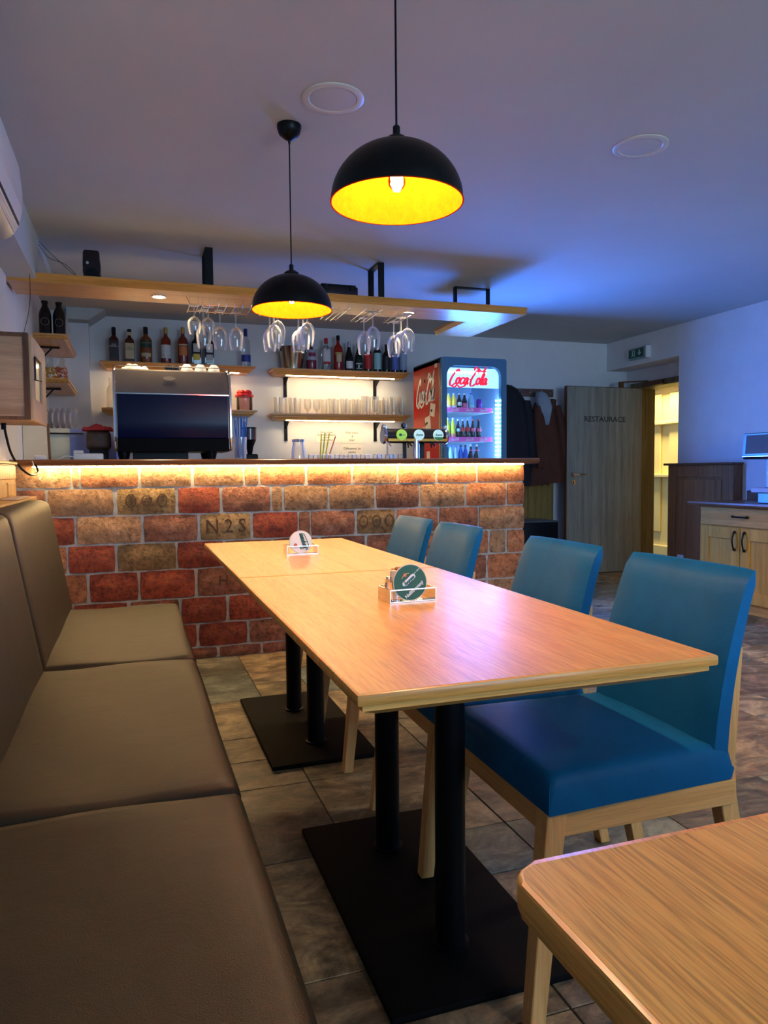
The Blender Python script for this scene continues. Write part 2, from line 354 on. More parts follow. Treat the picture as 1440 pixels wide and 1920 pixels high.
def script(name, word, mat, parent, origin, u, v, width, height=None, pen=0.16, thin=0.06, ext=0.0008, label=None):
    S, w = script_strokes(word); k = width / w; ky = k if height is None else height / 2.4
    u = Vector(u).normalized(); v = Vector(v).normalized(); n = u.cross(v); org = Vector(origin)
    b = B()
    for st in S:
        P = smooth_pts(st, 5); L = []
        for i, p in enumerate(P):
            q0, q1 = P[max(i - 1, 0)], P[min(i + 1, len(P) - 1)]; d = Vector((q1[0] - q0[0], q1[1] - q0[1]))
            d = d.normalized() if d.length > 1e-6 else Vector((1, 0)); t = thin + (pen - thin) * abs(d.y) ** 1.3
            t *= min(1, 0.45 + min(i, len(P) - 1 - i) * 0.25); nn = Vector((-d.y, d.x)) * t
            for sg in (1, -1):
                L.append((p[0] + nn.x * sg, p[1] + nn.y * sg))
        V = [b.bm.verts.new(org + u * ((a - w / 2) * k) + v * ((c - 0.9) * ky) + n * ext) for a, c in L]
        for i in range(0, len(V) - 2, 2): b.bm.faces.new((V[i], V[i + 1], V[i + 3], V[i + 2]))
    return obj(name, b, mat, parent, smooth=False, label=label)

# ================================================================== SETTING
CZ = 2.425; XL = -0.62; XR = 4.84; YB = 6.75
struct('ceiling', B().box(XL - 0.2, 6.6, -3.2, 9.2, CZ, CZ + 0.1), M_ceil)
struct('wall_left', B().box(XL - 0.2, XL, -3.2, 4.45, 0, CZ).box(XL - 0.22, XL - 0.02, 4.45, YB, 0, CZ), M_wall)
b = B().box(XL - 0.2, 4.84, YB, YB + 0.15, 0, CZ).box(4.84, 5.2, YB, YB + 0.15, 0, CZ)
b.box(XL - 0.02, -0.32, 6.61, YB, 0, CZ)
struct('wall_back', b, M_wall)
b = B().box(XR, XR + 0.3, -3.2, 5.64, 0, CZ).box(XR, 5.16, 5.64, YB, 2.135, CZ).box(5.1, 5.2, 5.64, 5.74, 0, 2.135).box(5.1, 5.2, 5.74, YB, 1.99, 2.135).box(5.1, 5.2, 6.64, YB, 0, 1.99)
struct('wall_right', b, M_wall)
# unseen front wall behind the camera; its window is added for the cool fill
b = B().box(XL - 0.2, 0.9, -3.2, -3.05, 0, CZ).box(3.7, XR + 0.3, -3.2, -3.05, 0, CZ).box(0.9, 3.7, -3.2, -3.05, 0, 0.85).box(0.9, 3.7, -3.2, -3.05, 2.25, CZ)
struct('wall_front', b, M_wall)
b = B()
for x in (0.9, 2.28, 3.64): b.box(x, x + 0.06, -3.16, -3.09, 0.85, 2.25)
for z in (0.85, 2.19): b.box(0.9, 3.7, -3.155, -3.095, z, z + 0.06)
wn = struct('window_added', b, M_white)
struct('pane', B().box(0.96, 3.64, -3.13, -3.122, 0.9, 2.2), M_pane, wn)
# ceiling bulkhead along the left wall and the slanted corner piece above the bottle shelves
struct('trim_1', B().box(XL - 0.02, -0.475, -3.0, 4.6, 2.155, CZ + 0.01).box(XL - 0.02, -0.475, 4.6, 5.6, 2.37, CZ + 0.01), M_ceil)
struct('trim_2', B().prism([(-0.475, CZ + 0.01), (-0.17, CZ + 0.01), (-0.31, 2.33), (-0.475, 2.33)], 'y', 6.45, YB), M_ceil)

# floor: slab of grout, slate look tiles laid in a mixed-format pattern
fl = struct('floor', B().box(XL - 0.2, 6.6, -3.2, 9.2, -0.1, -0.005), M_grout)
M_sl = slate('slate_tile', [(0.0, (0.11, 0.10, 0.06)), (0.25, (0.29, 0.22, 0.12)), (0.45, (0.13, 0.16, 0.13)), (0.6, (0.30, 0.235, 0.14)), (0.8, (0.16, 0.125, 0.09)), (1.0, (0.11, 0.145, 0.135))])
U = 0.25; X0 = 0.31 - 0.25 * 3; Y0 = 1.98 - 0.25 * 6
occ = set(); tiles = []
def seen(i, j):
    x, y = X0 + i * U, Y0 + j * U
    if x < 0.0 or x > 5.2 or y < 0.45 or y > 6.8: return False
    if y > 4.3 and x < 2.4 + (y - 4.3) * 0.55: return False
    return x > -0.1 and x < 0.62 * y + 2.2 and x < y * 1.25 + 0.35
pre = [(3, 4, 2, 2), (3, 6, 1, 2), (4, 6, 2, 2)]
def put(i, j, w, h):
    for a in range(w):
        for c in range(h): occ.add((i + a, j + c))
    tiles.append((i, j, w, h))
for p in pre: put(*p)
for j in range(0, 27):
    for i in range(0, 24):
        if (i, j) in occ: continue
        opts = [(2, 2), (2, 2), (2, 1), (1, 2), (1, 1), (2, 2), (3, 2)]; random.shuffle(opts)
        for w, h in opts + [(1, 1)]:
            if all((i + a, j + c) not in occ for a in range(w) for c in range(h)):
                put(i, j, w, h); break
tm = {}
rest = B()
cnt = 0
for i, j, w, h in tiles:
    if any(seen(i + a, j + c) for a in range(w) for c in range(h)) and cnt < 295:
        if (w, h) not in tm:
            bb = B().box(0.002, w * U - 0.002, 0.002, h * U - 0.002, -0.006, 0.0, 0.0015)
            me = bpy.data.meshes.new('tile'); bb.bm.to_mesh(me); bb.bm.free(); me.materials.append(M_sl); tm[(w, h)] = me
        o = bpy.data.objects.new('tile', tm[(w, h)]); COL.objects.link(o); o.parent = fl; o.location = (X0 + i * U, Y0 + j * U, random.uniform(-0.0006, 0.0)); cnt += 1
    else:
        rest.box(X0 + i * U + 0.002, X0 + (i + w) * U - 0.002, Y0 + j * U + 0.002, Y0 + (j + h) * U - 0.002, -0.006, -0.0005)
obj('tiling', rest, M_sl, fl, smooth=False, kind='stuff')

# corridor behind the door opening
b = B().box(6.2, 6.3, 5.0, 9.0, 0, CZ).box(5.2, 6.3, 8.9, 9.0, 0, CZ).box(5.2, 6.3, 5.0, 5.1, 0, CZ)
struct('wall_corridor', b, M_corr)
b = B()
for y0, y1 in ((6.72, 7.35), (7.5, 8.2)):
    b.box(6.17, 6.2, y0, y1, 0.3, 2.0, 0.01)
b.box(6.1, 6.2, 6.62, 8.6, 0.98, 1.02, 0.008).box(6.1, 6.2, 6.62, 8.6, 1.62, 1.66, 0.008).box(6.08, 6.2, 6.62, 8.6, 2.06, 2.12, 0.01).box(6.12, 6.2, 6.5, 6.64, 0, 2.2, 0.006).box(6.15, 6.2, 6.4, 8.9, 0, 0.14, 0.01)
struct('trim_3', b, M_corr)
lamp('AREA', 'corridor_ceiling_lamp', (5.75, 7.2, 2.38), 26, (1.0, 0.85, 0.5), (0, 0, 0), 0.4)

# door: frame in the recess, leaf standing open along the back wall
dr = struct('door_1', B().box(4.185, 5.10, 6.49, 6.53, 0.008, 1.93, 0.002), M_door)
for o_ in (dr,): o_['label'] = 'grey oak door leaf standing open, lettered RESTAURACE'
text('door_lettering', 'RESTAURACE', 0.078, M_ink, dr, FRONT(4.64, 6.4895, 1.60), 0.0008, sx=1.08, bold=0.0012, label='black capital lettering')
hd = B().lathe([(0.026, 0), (0.026, 0.01), (0.012, 0.012), (0.01, 0.045)], (4.255, 6.49 - 0.045, 1.032), 14, 'y').tube([(4.255, 6.448, 1.032), (4.30, 6.443, 1.034), (4.395, 6.448, 1.035)], 0.0095, 8)
h_ = obj('door_handle', hd, M_chrome, dr); h_['label'] = 'chrome lever handle'
obj('keyhole_plate', B().lathe([(0.026, 0), (0.026, 0.008)], (4.26, 6.482, 0.955), 14, 'y'), M_chrome, dr)
obj('keyhole', B().box(4.256, 4.264, 6.4805, 6.4825, 0.94, 0.966), M_black, dr)
obj('door_edge_band', B().box(4.180, 4.186, 6.489, 6.531, 0.008, 1.93).box(4.18, 5.10, 6.489, 6.531, 1.93, 1.935), M_trimdark, dr)
for z in (0.35, 1.05, 1.75): obj('hinge', B().lathe([(0.008, z), (0.008, z + 0.09)], (5.108, 6.515, 0), 8), M_steel, dr)
fr = B().box(5.06, 5.34, 6.58, 6.64, 0, 1.99, 0.003).box(5.06, 5.34, 5.70, 5.76, 0, 1.99, 0.003).box(5.06, 5.34, 5.76, 6.58, 1.93, 1.99, 0.003)
struct('trim_4', fr, M_doorframe)
cl = B().box(5.03, 5.06, 6.1, 6.35, 1.935, 1.985, 0.004).tube([(5.045, 6.33, 1.99), (5.0, 6.50, 2.0), (4.85, 6.50, 1.99)], 0.008, 6).box(4.83, 4.87, 6.488, 6.53, 1.936, 1.995)
struct('door_closer', cl, M_trimdark, dr)

# ================================================================== BAR COUNTER (brick)
bar = thing('bar_counter', 'brick bar counter with a dark wooden top and a glowing light strip under its edge', 'bar counter', (0.93, 4.4, 0))
obj('mortar_core', B().box(-0.6, 2.478, 4.372, 4.52, 0, 1.128), M_mortar, bar)
BR = {
 'r': brickmat('brick_red', (0.13, 0.018, 0.01), (0.26, 0.04, 0.018), (0.34, 0.09, 0.035)),
 'd': brickmat('brick_brown', (0.12, 0.04, 0.025), (0.23, 0.085, 0.05), (0.36, 0.18, 0.12)),
 't': brickmat('brick_tan', (0.20, 0.10, 0.05), (0.34, 0.19, 0.10), (0.50, 0.32, 0.20)),
 'o': brickmat('brick_orange', (0.28, 0.09, 0.035), (0.42, 0.16, 0.07), (0.52, 0.27, 0.14)),
 'y': brickmat('brick_ochre', (0.15, 0.085, 0.03), (0.27, 0.17, 0.07), (0.38, 0.26, 0.13)),
}
M_stamp = plain('stamp_shadow_clay', (0.07, 0.035, 0.02), 0.9, var=0.3, scale=40)
rows = [  # z0, z1, [(x0, x1, colour)...] in metres along the counter
 (1.012, 1.128, [(-.60, -.328, 't'), (-.318, -.283, 't'), (-.274, .026, 'o'), (.038, .314, 't'), (.330, .612, 't'), (.622, .703, 't'), (.714, .985, 'o'), (1.0, 1.275, 'o'), (1.29, 1.575, 't'), (1.59, 1.84, 'o'), (1.855, 2.13, 'o'), (2.142, 2.485, 'o')]),
 (0.856, 1.003, [(-.60, -.455, 'd'), (-.445, -.11, 't'), (-.09, .225, 'y'), (.24, .475, 'r'), (.49, .77, 'd'), (.783, .842, 't'), (.855, 1.125, 't'), (1.137, 1.425, 't'), (1.438, 1.725, 'd'), (1.738, 2.045, 't'), (2.06, 2.345, 'o'), (2.36, 2.485, 'o')]),
 (0.697, 0.847, [(-.60, -.315, 'r'), (-.303, .035, 't'), (.05, .345, 'd'), (.362, .65, 'y'), (.665, .935, 'r'), (.945, 1.01, 'd'), (1.018, 1.295, 'd'), (1.31, 1.56, 'y'), (1.575, 1.855, 'd'), (1.868, 2.14, 'd'), (2.153, 2.485, 't')]),
 (0.538, 0.688, [(-.60, -.36, 'o'), (-.35, -.11, 'r'), (-.095, .22, 'y'), (.23, .49, 'r'), (.50, .77, 'd'), (.785, 1.06, 'd'), (1.075, 1.36, 'd'), (1.375, 1.66, 'd'), (1.67, 1.93, 'o'), (1.945, 2.215, 'o'), (2.23, 2.345, 't'), (2.36, 2.485, 'o')]),
 (0.370, 0.529, [(-.60, -.26, 'o'), (-.245, .01, 'r'), (.022, .322, 'r'), (.338, .63, 'd'), (.645, .92, 'r'), (.93, 1.2, 'd'), (1.215, 1.5, 'r'), (1.515, 1.79, 't'), (1.805, 2.06, 'd'), (2.07, 2.2, 'd'), (2.215, 2.485, 'o')]),
 (0.214, 0.360, [(-.60, -.35, 'r'), (-.335, -.05, 'r'), (-.035, .23, 'd'), (.245, .50, 'r'), (.515, .79, 'r'), (.80, 1.07, 'd'), (1.085, 1.36, 'r'), (1.375, 1.65, 'd'), (1.66, 1.93, 'o'), (1.945, 2.2, 'o'), (2.215, 2.485, 't')]),
 (0.072, 0.204, [(-.60, -.2, 'r'), (-.185, .1, 'd'), (.115, .325, 'r'), (.34, .62, 'r'), (.635, .91, 'd'), (.925, 1.2, 'd'), (1.215, 1.5, 'r'), (1.515, 1.79, 'd'), (1.805, 2.07, 'o'), (2.085, 2.485, 'o')]),
 (0.002, 0.062, [(-.60, .02, 'd'), (.035, .44, 'd'), (.455, .7, 'd'), (.71, 1.0, 'd'), (1.015, 1.4, 'd'), (1.415, 1.8, 'd'), (1.815, 2.485, 'd')]),
]
def brick_mesh(x0, x1, z0, z1):
    b = B(); d = random.uniform(0, 0.006); nx = max(2, int((x1 - x0) / 0.055)); nz = 3; ph = random.uniform(0, 9)
    def f(u, v):
        x = x0 + (x1 - x0) * u; z = z0 + (z1 - z0) * v
        e = (abs(u - 0.5) * 2, abs(v - 0.5) * 2); rd = (e[0] > 0.999) + (e[1] > 0.999)
        y = 4.358 - d + 0.0035 * math.sin(31 * x + ph) * math.sin(47 * z + ph) + (0.010 if rd else 0)
        if rd: x += random.uniform(-.0015, .0015); z += random.uniform(-.0015, .0015)
        if rd == 2: x += 0.004 * (1 if u < .5 else -1); z += 0.003 * (1 if v < .5 else -1)
        return (x, y, z)
    b.grid(f, nx, nz)
    bd = [e for e in b.bm.edges if e.is_boundary]
    r = bmesh.ops.extrude_edge_only(b.bm, edges=bd)
    for v in [g for g in r['geom'] if isinstance(g, bmesh.types.BMVert)]: v.co.y = 4.38
    return b
for z0, z1, L in rows:
    for x0, x1, c in L:
        bo = obj('brick', brick_mesh(x0, x1, z0, z1), BR[c], bar, ang=50)
        if (x0, z0) == (.362, 0.697): obj('stamped_mark', B().box(0, 0, 0, 0, 0, 0), BR['d'], bo) if False else text('stamped_mark', 'N 2 S', 0.115, M_stamp, bo, FRONT(0.505, 4.3535, 0.772), 0.003, sx=0.9, label='letters N 2 S pressed into the brick')
        if (x0, z0) == (.338, 0.370): text('stamped_mark', 'H', 0.085, M_stamp, bo, FRONT(0.485, 4.353, 0.455), 0.003, label='letter H pressed into the brick')
        if (x0, z0) in ((-.09, 0.856), (1.31, 0.697)):
            xm, zm = (x0 + x1) / 2, (z0 + z1) / 2 + 0.005
            for dx in (-0.085, 0, 0.085):
                hh = 0.032 if dx == 0 and x0 < 0 else 0.04
                pts = [(xm + dx + math.cos(t) * 0.03, zm + math.sin(t) * hh) for t in [PI / 8 + k * PI / 4 for k in range(8)]]
                pin = [(xm + dx + math.cos(t) * 0.024, zm + math.sin(t) * (hh - .006)) for t in [PI / 8 + k * PI / 4 for k in range(8)]]
                s_ = B()
                for k in range(8):
                    q = [pts[k], pts[(k + 1) % 8], pin[(k + 1) % 8], pin[k]]
                    s_.hexa([(a, 4.356, c2) for a, c2 in q] + [(a, 4.351, c2) for a, c2 in q])
                bmesh.ops.remove_doubles(s_.bm, verts=s_.bm.verts, dist=0.0001)
                obj('stamped_mark', s_, M_stamp, bo, smooth=False)
top_prof = [(4.285, 1.148), (4.29, 1.138), (4.305, 1.133), (4.315, 1.129), (4.98, 1.129), (4.98, 1.166), (4.29, 1.166), (4.283, 1.160)]
obj('bar_top', B().prism(top_prof, 'x', -0.615, 2.555), M_bartop, bar, ang=50)
obj('light_strip', B().box(-0.51, 2.46, 4.325, 4.335, 1.122, 1.1285), M_ledwarm, bar)
obj('counter_side', B().box(2.41, 2.478, 4.52, 4.96, 0, 1.129).box(-0.6, -0.55, 4.52, 4.96, 0, 1.129), M_mortar, bar)
obj('back_boards', B().box(-0.6, 2.41, 4.52, 4.55, 0, 1.129), M_bartop, bar)

# back work counter between the bar and the wall (its top stays below the bar top)
wc = thing('work_counter', 'low steel-topped work counter along the back wall under the bottle shelves', 'counter', (0.8, 6.2, 0))
obj('worktop', B().box(-0.6, 2.35, 5.98, 6.6, 0.92, 0.96, 0.004), M_steel, wc); obj('body', B().box(-0.6, 2.35, 6.02, 6.6, 0.0, 0.92), M_shelf, wc)

# ================================================================== OVERHEAD SHELF
osf = thing('overhead_shelf', 'long wooden shelf hanging from the ceiling over the bar with glass racks and downlights', 'shelf', (0.96, 4.65, 2.14))
def board(y0, y1, x0, x1, z0, z1):  # moulded front edge
    return [(y0, z1), (y0 - 0.003, z1 - 0.01), (y0 + 0.004, z1 - 0.018), (y0 + 0.012, z0 + 0.012), (y0 + 0.018, z0), (y1, z0), (y1, z1)]
obj('board', B().prism(board(4.45, 4.80, 0, 0, 2.140, 2.186), 'x', -0.62, 2.555), M_shelf, osf, ang=25)
obj('return_board', B().box(2.27, 2.555, 4.80, 5.34, 2.141, 2.184, 0.003), M_shelfy, osf)
obj('edge_moulding', B().prism([(2.245, 2.186), (2.27, 2.186), (2.27, 2.141), (2.262, 2.141), (2.255, 2.16), (2.245, 2.168)], 'y', 4.80, 5.34), M_shelfy, osf)
def bracket(pts, w, t, ax):
    b = B()
    for (x, y, z0, z1) in pts: b.box(x - w / 2, x + w / 2, y - t / 2, y + t / 2, z0, z1, 0.001)
    return b
b = bracket([(0.46, 4.535, 2.186, 2.418), (0.46, 4.745, 2.186, 2.418)], 0.045, 0.008, 0).box(0.4375, 0.4825, 4.531, 4.749, 2.417, 2.425)
obj('bracket', b, M_black, osf)
b = B().box(1.52, 1.56, 4.53, 4.538, 2.186, 2.418, 0.001).box(1.52, 1.56, 4.742, 4.75, 2.186, 2.418, 0.001).box(1.52, 1.56, 4.53, 4.75, 2.417, 2.425)
obj('bracket', b, M_black, osf)
b = B().box(2.25, 2.265, 4.95, 4.99, 2.186, 2.418, 0.001).box(2.515, 2.53, 4.95, 4.99, 2.186, 2.418, 0.001).box(2.25, 2.53, 4.95, 4.99, 2.417, 2.425)
obj('bracket', b, M_black, osf)
for x in (0.172, 0.96, 1.765):
    rg = obj('downlight', B().lathe([(0.034, 0), (0.045, 0), (0.045, -0.004), (0.036, -0.005)], (x, 4.63, 2.140), 24, caps=False), M_chrome, osf)
    obj('lamp_disc', B().lathe([(0.034, 0), (0.034, -0.003)], (x, 4.63, 2.139), 20), M_spot, rg)
    lamp('SPOT', 'downlight_lamp', (x, 4.63, 2.125), 18, WARM, (0, 0, 0), 0.03, spot=2.4, blend=0.8)
# chrome glass racks under the shelf
def rack(x, y0, y1, label):
    t = thing('glass_rack', label, 'glass rack', (x, (y0 + y1) / 2, 2.14), 'chrome glass racks under the overhead shelf')
    z = 2.092
    for s in (-1, 1):
        obj('rail', B().tube([(x + s * 0.018, y0, z + 0.01), (x + s * 0.018, y0 + 0.02, z), (x + s * 0.018, y1, z)], 0.0022, 6), M_chrome, t)
        obj('rail', B().tube([(x + s * 0.052, y0 + 0.01, z + 0.012), (x + s * 0.052, y1, z + 0.004)], 0.0022, 6), M_chrome, t)
    for y in (y0 + 0.05, y1 - 0.03):
        obj('hanger', B().tube([(x - 0.052, y, 2.138), (x - 0.052, y, z + 0.002), (x - 0.018, y, z)], 0.0022, 6), M_chrome, t); obj('hanger', B().tube([(x + 0.018, y, z), (x + 0.052, y, z + 0.002), (x + 0.052, y, 2.138)], 0.0022, 6), M_chrome, t)
    return t
RK = [(0.85, 'chrome wire glass rack with hanging glasses, left of the far pendant lamp'), (1.035, 'chrome wire glass rack with hanging glasses, behind the right rim of the far pendant lamp'),
      (1.25, 'empty chrome wire glass rack, right of the far pendant lamp'), (1.46, 'chrome wire glass rack carrying two wine glasses beside the middle bracket'), (1.69, 'rightmost chrome wire glass rack beside the shelf downlight')]
for x, l in RK: rack(x, 4.42, 4.79, l)
t = thing('glass_rack', 'wide chrome wire glass rack at the left of the overhead shelf, holding five glasses', 'glass rack', (0.52, 4.66, 2.14), 'chrome glass racks under the overhead shelf')
for x in (0.345, 0.395, 0.42, 0.46, 0.515, 0.56, 0.61, 0.66, 0.71):
    obj('wire', B().tube([(x, 4.56, 2.138), (x, 4.56, 2.108), (x, 4.575, 2.09), (x, 4.79, 2.09)], 0.002, 6), M_chrome, t)
obj('cross_wire', B().tube([(0.325, 4.55, 2.13), (0.345, 4.56, 2.092), (0.71, 4.56, 2.092), (0.73, 4.55, 2.13)], 0.0022, 6).tube([(0.34, 4.78, 2.097), (0.72, 4.78, 2.097)], 0.0022, 6), M_chrome, t)
# wine glasses, upside down
def wine(h, rb, foot=0.034):
    o = [(0.0005, 0), (foot, 0), (foot, 0.0018), (0.008, 0.005), (0.0042, 0.012), (0.0038, h * 0.34), (0.006, h * 0.38), (rb * 0.55, h * 0.43), (rb * 0.9, h * 0.53), (rb, h * 0.64), (rb * 0.93, h * 0.82), (rb * 0.78, h)]
    i = [(rb * 0.78 - 0.001, h), (rb * 0.93 - 0.0012, h * 0.82), (rb - 0.0012, h * 0.64), (rb * 0.9 - 0.0012, h * 0.535), (rb * 0.5, h * 0.44), (0.0005, h * 0.415)]
    return o + i
def wineglass(h, rb, loc, label, flip=True, rot=0.0):
    t = B().lathe(wine(h, rb), n=22)
    if flip: t.xf(Matrix.Rotation(PI, 4, 'X'))
    o = single('wine_glass', t, M_crystal, label, 'wine glass', (0, 0, 0), 'wine glasses hanging under the overhead shelf'); o.location = loc; return o
big = None
def hang(x, y, label, small=False):
    if small: return wineglass(0.17, 0.040, (x, y, 2.094), label)
    global big
    if big is None:
        big = wineglass(0.235, 0.046, (x, y, 2.094), label); return big
    return dup(big, (x, y, 2.094), label=label)
hang(0.436, 4.72, 'front left hanging wine glass, first of the three large ones in the wide left rack')
hang(0.537, 4.72, 'middle of the three large hanging wine glasses in the wide left rack')
hang(0.635, 4.72, 'right one of the three large hanging wine glasses in the wide left rack')
sm = hang(0.372, 4.60, 'small hanging wine glass at the left end of the wide rack', True)
dup(sm, (0.455, 4.61, 2.094), label='small hanging wine glass half hidden behind the large ones in the wide rack')
for x, who, ys in ((0.85, 'left of the far pendant lamp', (4.46, 4.58, 4.72)), (1.035, 'under the right rim of the far pendant lamp', (4.46, 4.58, 4.72)), (1.46, 'beside the middle ceiling bracket', (4.47, 4.66)), (1.69, 'in the rightmost rack by the downlight', (4.46, 4.58, 4.72))):
    nm = ['nearest', 'middle', 'farthest'] if len(ys) == 3 else ['nearer', 'farther']
    for k, y in enumerate(ys): hang(x, y, '%s hanging wine glass %s' % (nm[k], who))
# things lying on the overhead shelf
b = B().prism([(-0.238, 0), (-0.15, 0), (-0.15, 0.05), (-0.147, 0.065), (-0.15, 0.08), (-0.15, 0.158), (-0.158, 0.17), (-0.23, 0.17), (-0.238, 0.158), (-0.238, 0.08), (-0.241, 0.065), (-0.238, 0.05)], 'y', 4.55, 4.66, 0.003)
b.xf(Matrix.Translation((0, 0, 2.188)))
sp = thing('loudspeaker', 'small upright black loudspeaker on the left end of the overhead shelf', 'speaker', (-0.194, 4.6, 2.188)); obj('housing', b, M_blackgloss, sp, ang=40)
obj('logo_plate', B().lathe([(0.008, 0), (0.008, 0.002)], (-0.215, 4.547, 2.285), 10, 'y'), M_steel, sp); obj('cone', B().lathe([(0.034, 0), (0.03, 0.006), (0.01, 0.01)], (-0.194, 4.549, 2.225), 18, 'y'), M_black, sp)
bx = thing('equipment_box', 'flat black box lying on the overhead shelf right of the far pendant lamp', 'box', (1.27, 4.62, 2.188))
obj('housing', B().box(1.14, 1.39, 4.55, 4.70, 2.188, 2.262, 0.008, 2), M_blackgloss, bx); obj('lid', B().box(1.15, 1.38, 4.56, 4.69, 2.262, 2.274, 0.004), M_black, bx)
for x in (1.18, 1.35): obj('latch', B().box(x - 0.012, x + 0.012, 4.544, 4.552, 2.235, 2.268, 0.002), M_black, bx)
# thin cable from the ceiling bulkhead down to the meter cabinet and to the loudspeaker
cb = B().tube(smooth_pts([(-0.475, 4.6, 2.41), (-0.50, 4.45, 2.28), (-0.49, 4.3, 2.0), (-0.50, 4.1, 1.80), (-0.52, 4.0, 1.70)]), 0.0016, 5)
cb.tube(smooth_pts([(-0.47, 4.62, 2.40), (-0.40, 4.62, 2.33), (-0.30, 4.63, 2.24), (-0.22, 4.66, 2.20)]), 0.0015, 5).tube(smooth_pts([(-0.47, 4.6, 2.38), (-0.42, 4.6, 2.31), (-0.33, 4.6, 2.275), (-0.25, 4.66, 2.20)]), 0.0015, 5)
single('speaker_cable', cb, M_black, 'thin dark cable looping from the ceiling down to the overhead shelf and meter cabinet', 'cable', (-0.48, 4.6, 1.7))

# ================================================================== PENDANT LAMPS
def pendant(x, y, label, watt=22):
    t = thing('pendant_lamp', label, 'pendant lamp', (x, y, CZ), 'black dome pendant lamps'); z = 1.722; n = 48; Rr = 0.156; H = 0.136
    out = [(Rr * math.cos(a), z + H * math.sin(a)) for a in [i * PI / 2 / 14 for i in range(14)]] + [(0.012, z + H)]
    inn = [(0.012, z + H - 0.004)] + [((Rr - 0.0022) * math.cos(a), z + 0.001 + (H - 0.006) * math.sin(a)) for a in [i * PI / 2 / 14 for i in range(13, -1, -1)]]
    obj('shade', B().lathe(out + [(0.012, z + H - 0.0025)], (x, y, 0), n, caps=False), M_shade, t, ang=60)
    g = obj('shade_lining', B().lathe(inn, (x, y, 0), n, caps=False), M_gold, t, ang=60); g['label'] = 'gold inner face of the shade'
    obj('rim', B().lathe([(Rr, z), (Rr + 0.0015, z - 0.001), (Rr + 0.001, z - 0.003), (Rr - 0.0022, z - 0.002), (Rr - 0.0022, z + 0.001)], (x, y, 0), n, caps=False), M_gold, t)
    obj('cap', B().lathe([(0.03, z + H - 0.004), (0.029, z + H + 0.006), (0.018, z + H + 0.014), (0.0085, z + H + 0.018), (0.0085, z + H + 0.036), (0.005, z + H + 0.040)], (x, y, 0), 20), M_shade, t)
    obj('cord', B().tube([(x, y, z + H + 0.03), (x, y, CZ - 0.04)], 0.0026, 8), M_black, t)
    obj('canopy', B().lathe([(0.0035, CZ - 0.072), (0.006, CZ - 0.058), (0.018, CZ - 0.052), (0.04, CZ - 0.034), (0.047, CZ - 0.012), (0.047, CZ)], (x, y, 0), 24), M_shade, t)
    obj('socket', B().lathe([(0.016, z + 0.085), (0.018, z + 0.125), (0.018, z + H - 0.005)], (x, y, 0), 16), M_black, t)
    bl = obj('bulb', B().lathe([(0.001, z + 0.024), (0.010, z + 0.026), (0.019, z + 0.036), (0.0215, z + 0.048), (0.018, z + 0.062), (0.012, z + 0.078), (0.012, z + 0.09)], (x, y, 0), 20), M_glass, t)
    fb = B()
    for k in range(5):
        a = k * 2 * PI / 5; fb.tube([(x + 0.010 * math.cos(a), y + 0.010 * math.sin(a), z + 0.032), (x + 0.013 * math.cos(a), y + 0.013 * math.sin(a), z + 0.062)], 0.0014, 5)
    obj('filament', fb, M_bulb, bl)
    lamp('POINT', 'pendant_bulb_light', (x, y, z + 0.055), watt, (1.0, 0.78, 0.46), size=0.02)
pendant(0.605, 1.66, 'black dome pendant lamp with gold inside, nearest, over the front dining table')
pendant(0.605, 2.87, 'black dome pendant lamp with gold inside, farther one, in front of the bar shelf')
pendant(1.45, -0.15, 'black dome pendant lamp with gold inside, unseen, added as warm fill over the corner table', 14)  # out of view, added so the corner table gets warm light
pendant(3.25, 2.05, 'black dome pendant lamp with gold inside, unseen, added to warm the right side', 40)  # out of view, added to throw warm light on the sideboard
# round ceiling lights, switched off
for x, y, l in ((0.714, 2.62, 'round white ceiling light, switched off, above the dining tables'), (2.03, 2.61, 'round white ceiling light, switched off, farther right over the walkway')):
    t = thing('ceiling_light', l, 'ceiling light', (x, y, CZ), 'round ceiling lights, switched off')
    obj('ring', B().lathe([(0.112, 0), (0.112, -0.003), (0.108, -0.005), (0.088, -0.005), (0.084, -0.002), (0.084, 0)], (x, y, CZ), 40, caps=False), plain('ring_grey', (0.60, 0.63, 0.62), 0.35, var=0.02), t)
    obj('diffuser', B().lathe([(0.084, 0), (0.084, -0.005), (0.06, -0.007)], (x, y, CZ + 0.002), 40), plain('diffuser_grey', (0.50, 0.54, 0.53), 0.6, var=0.02), t)

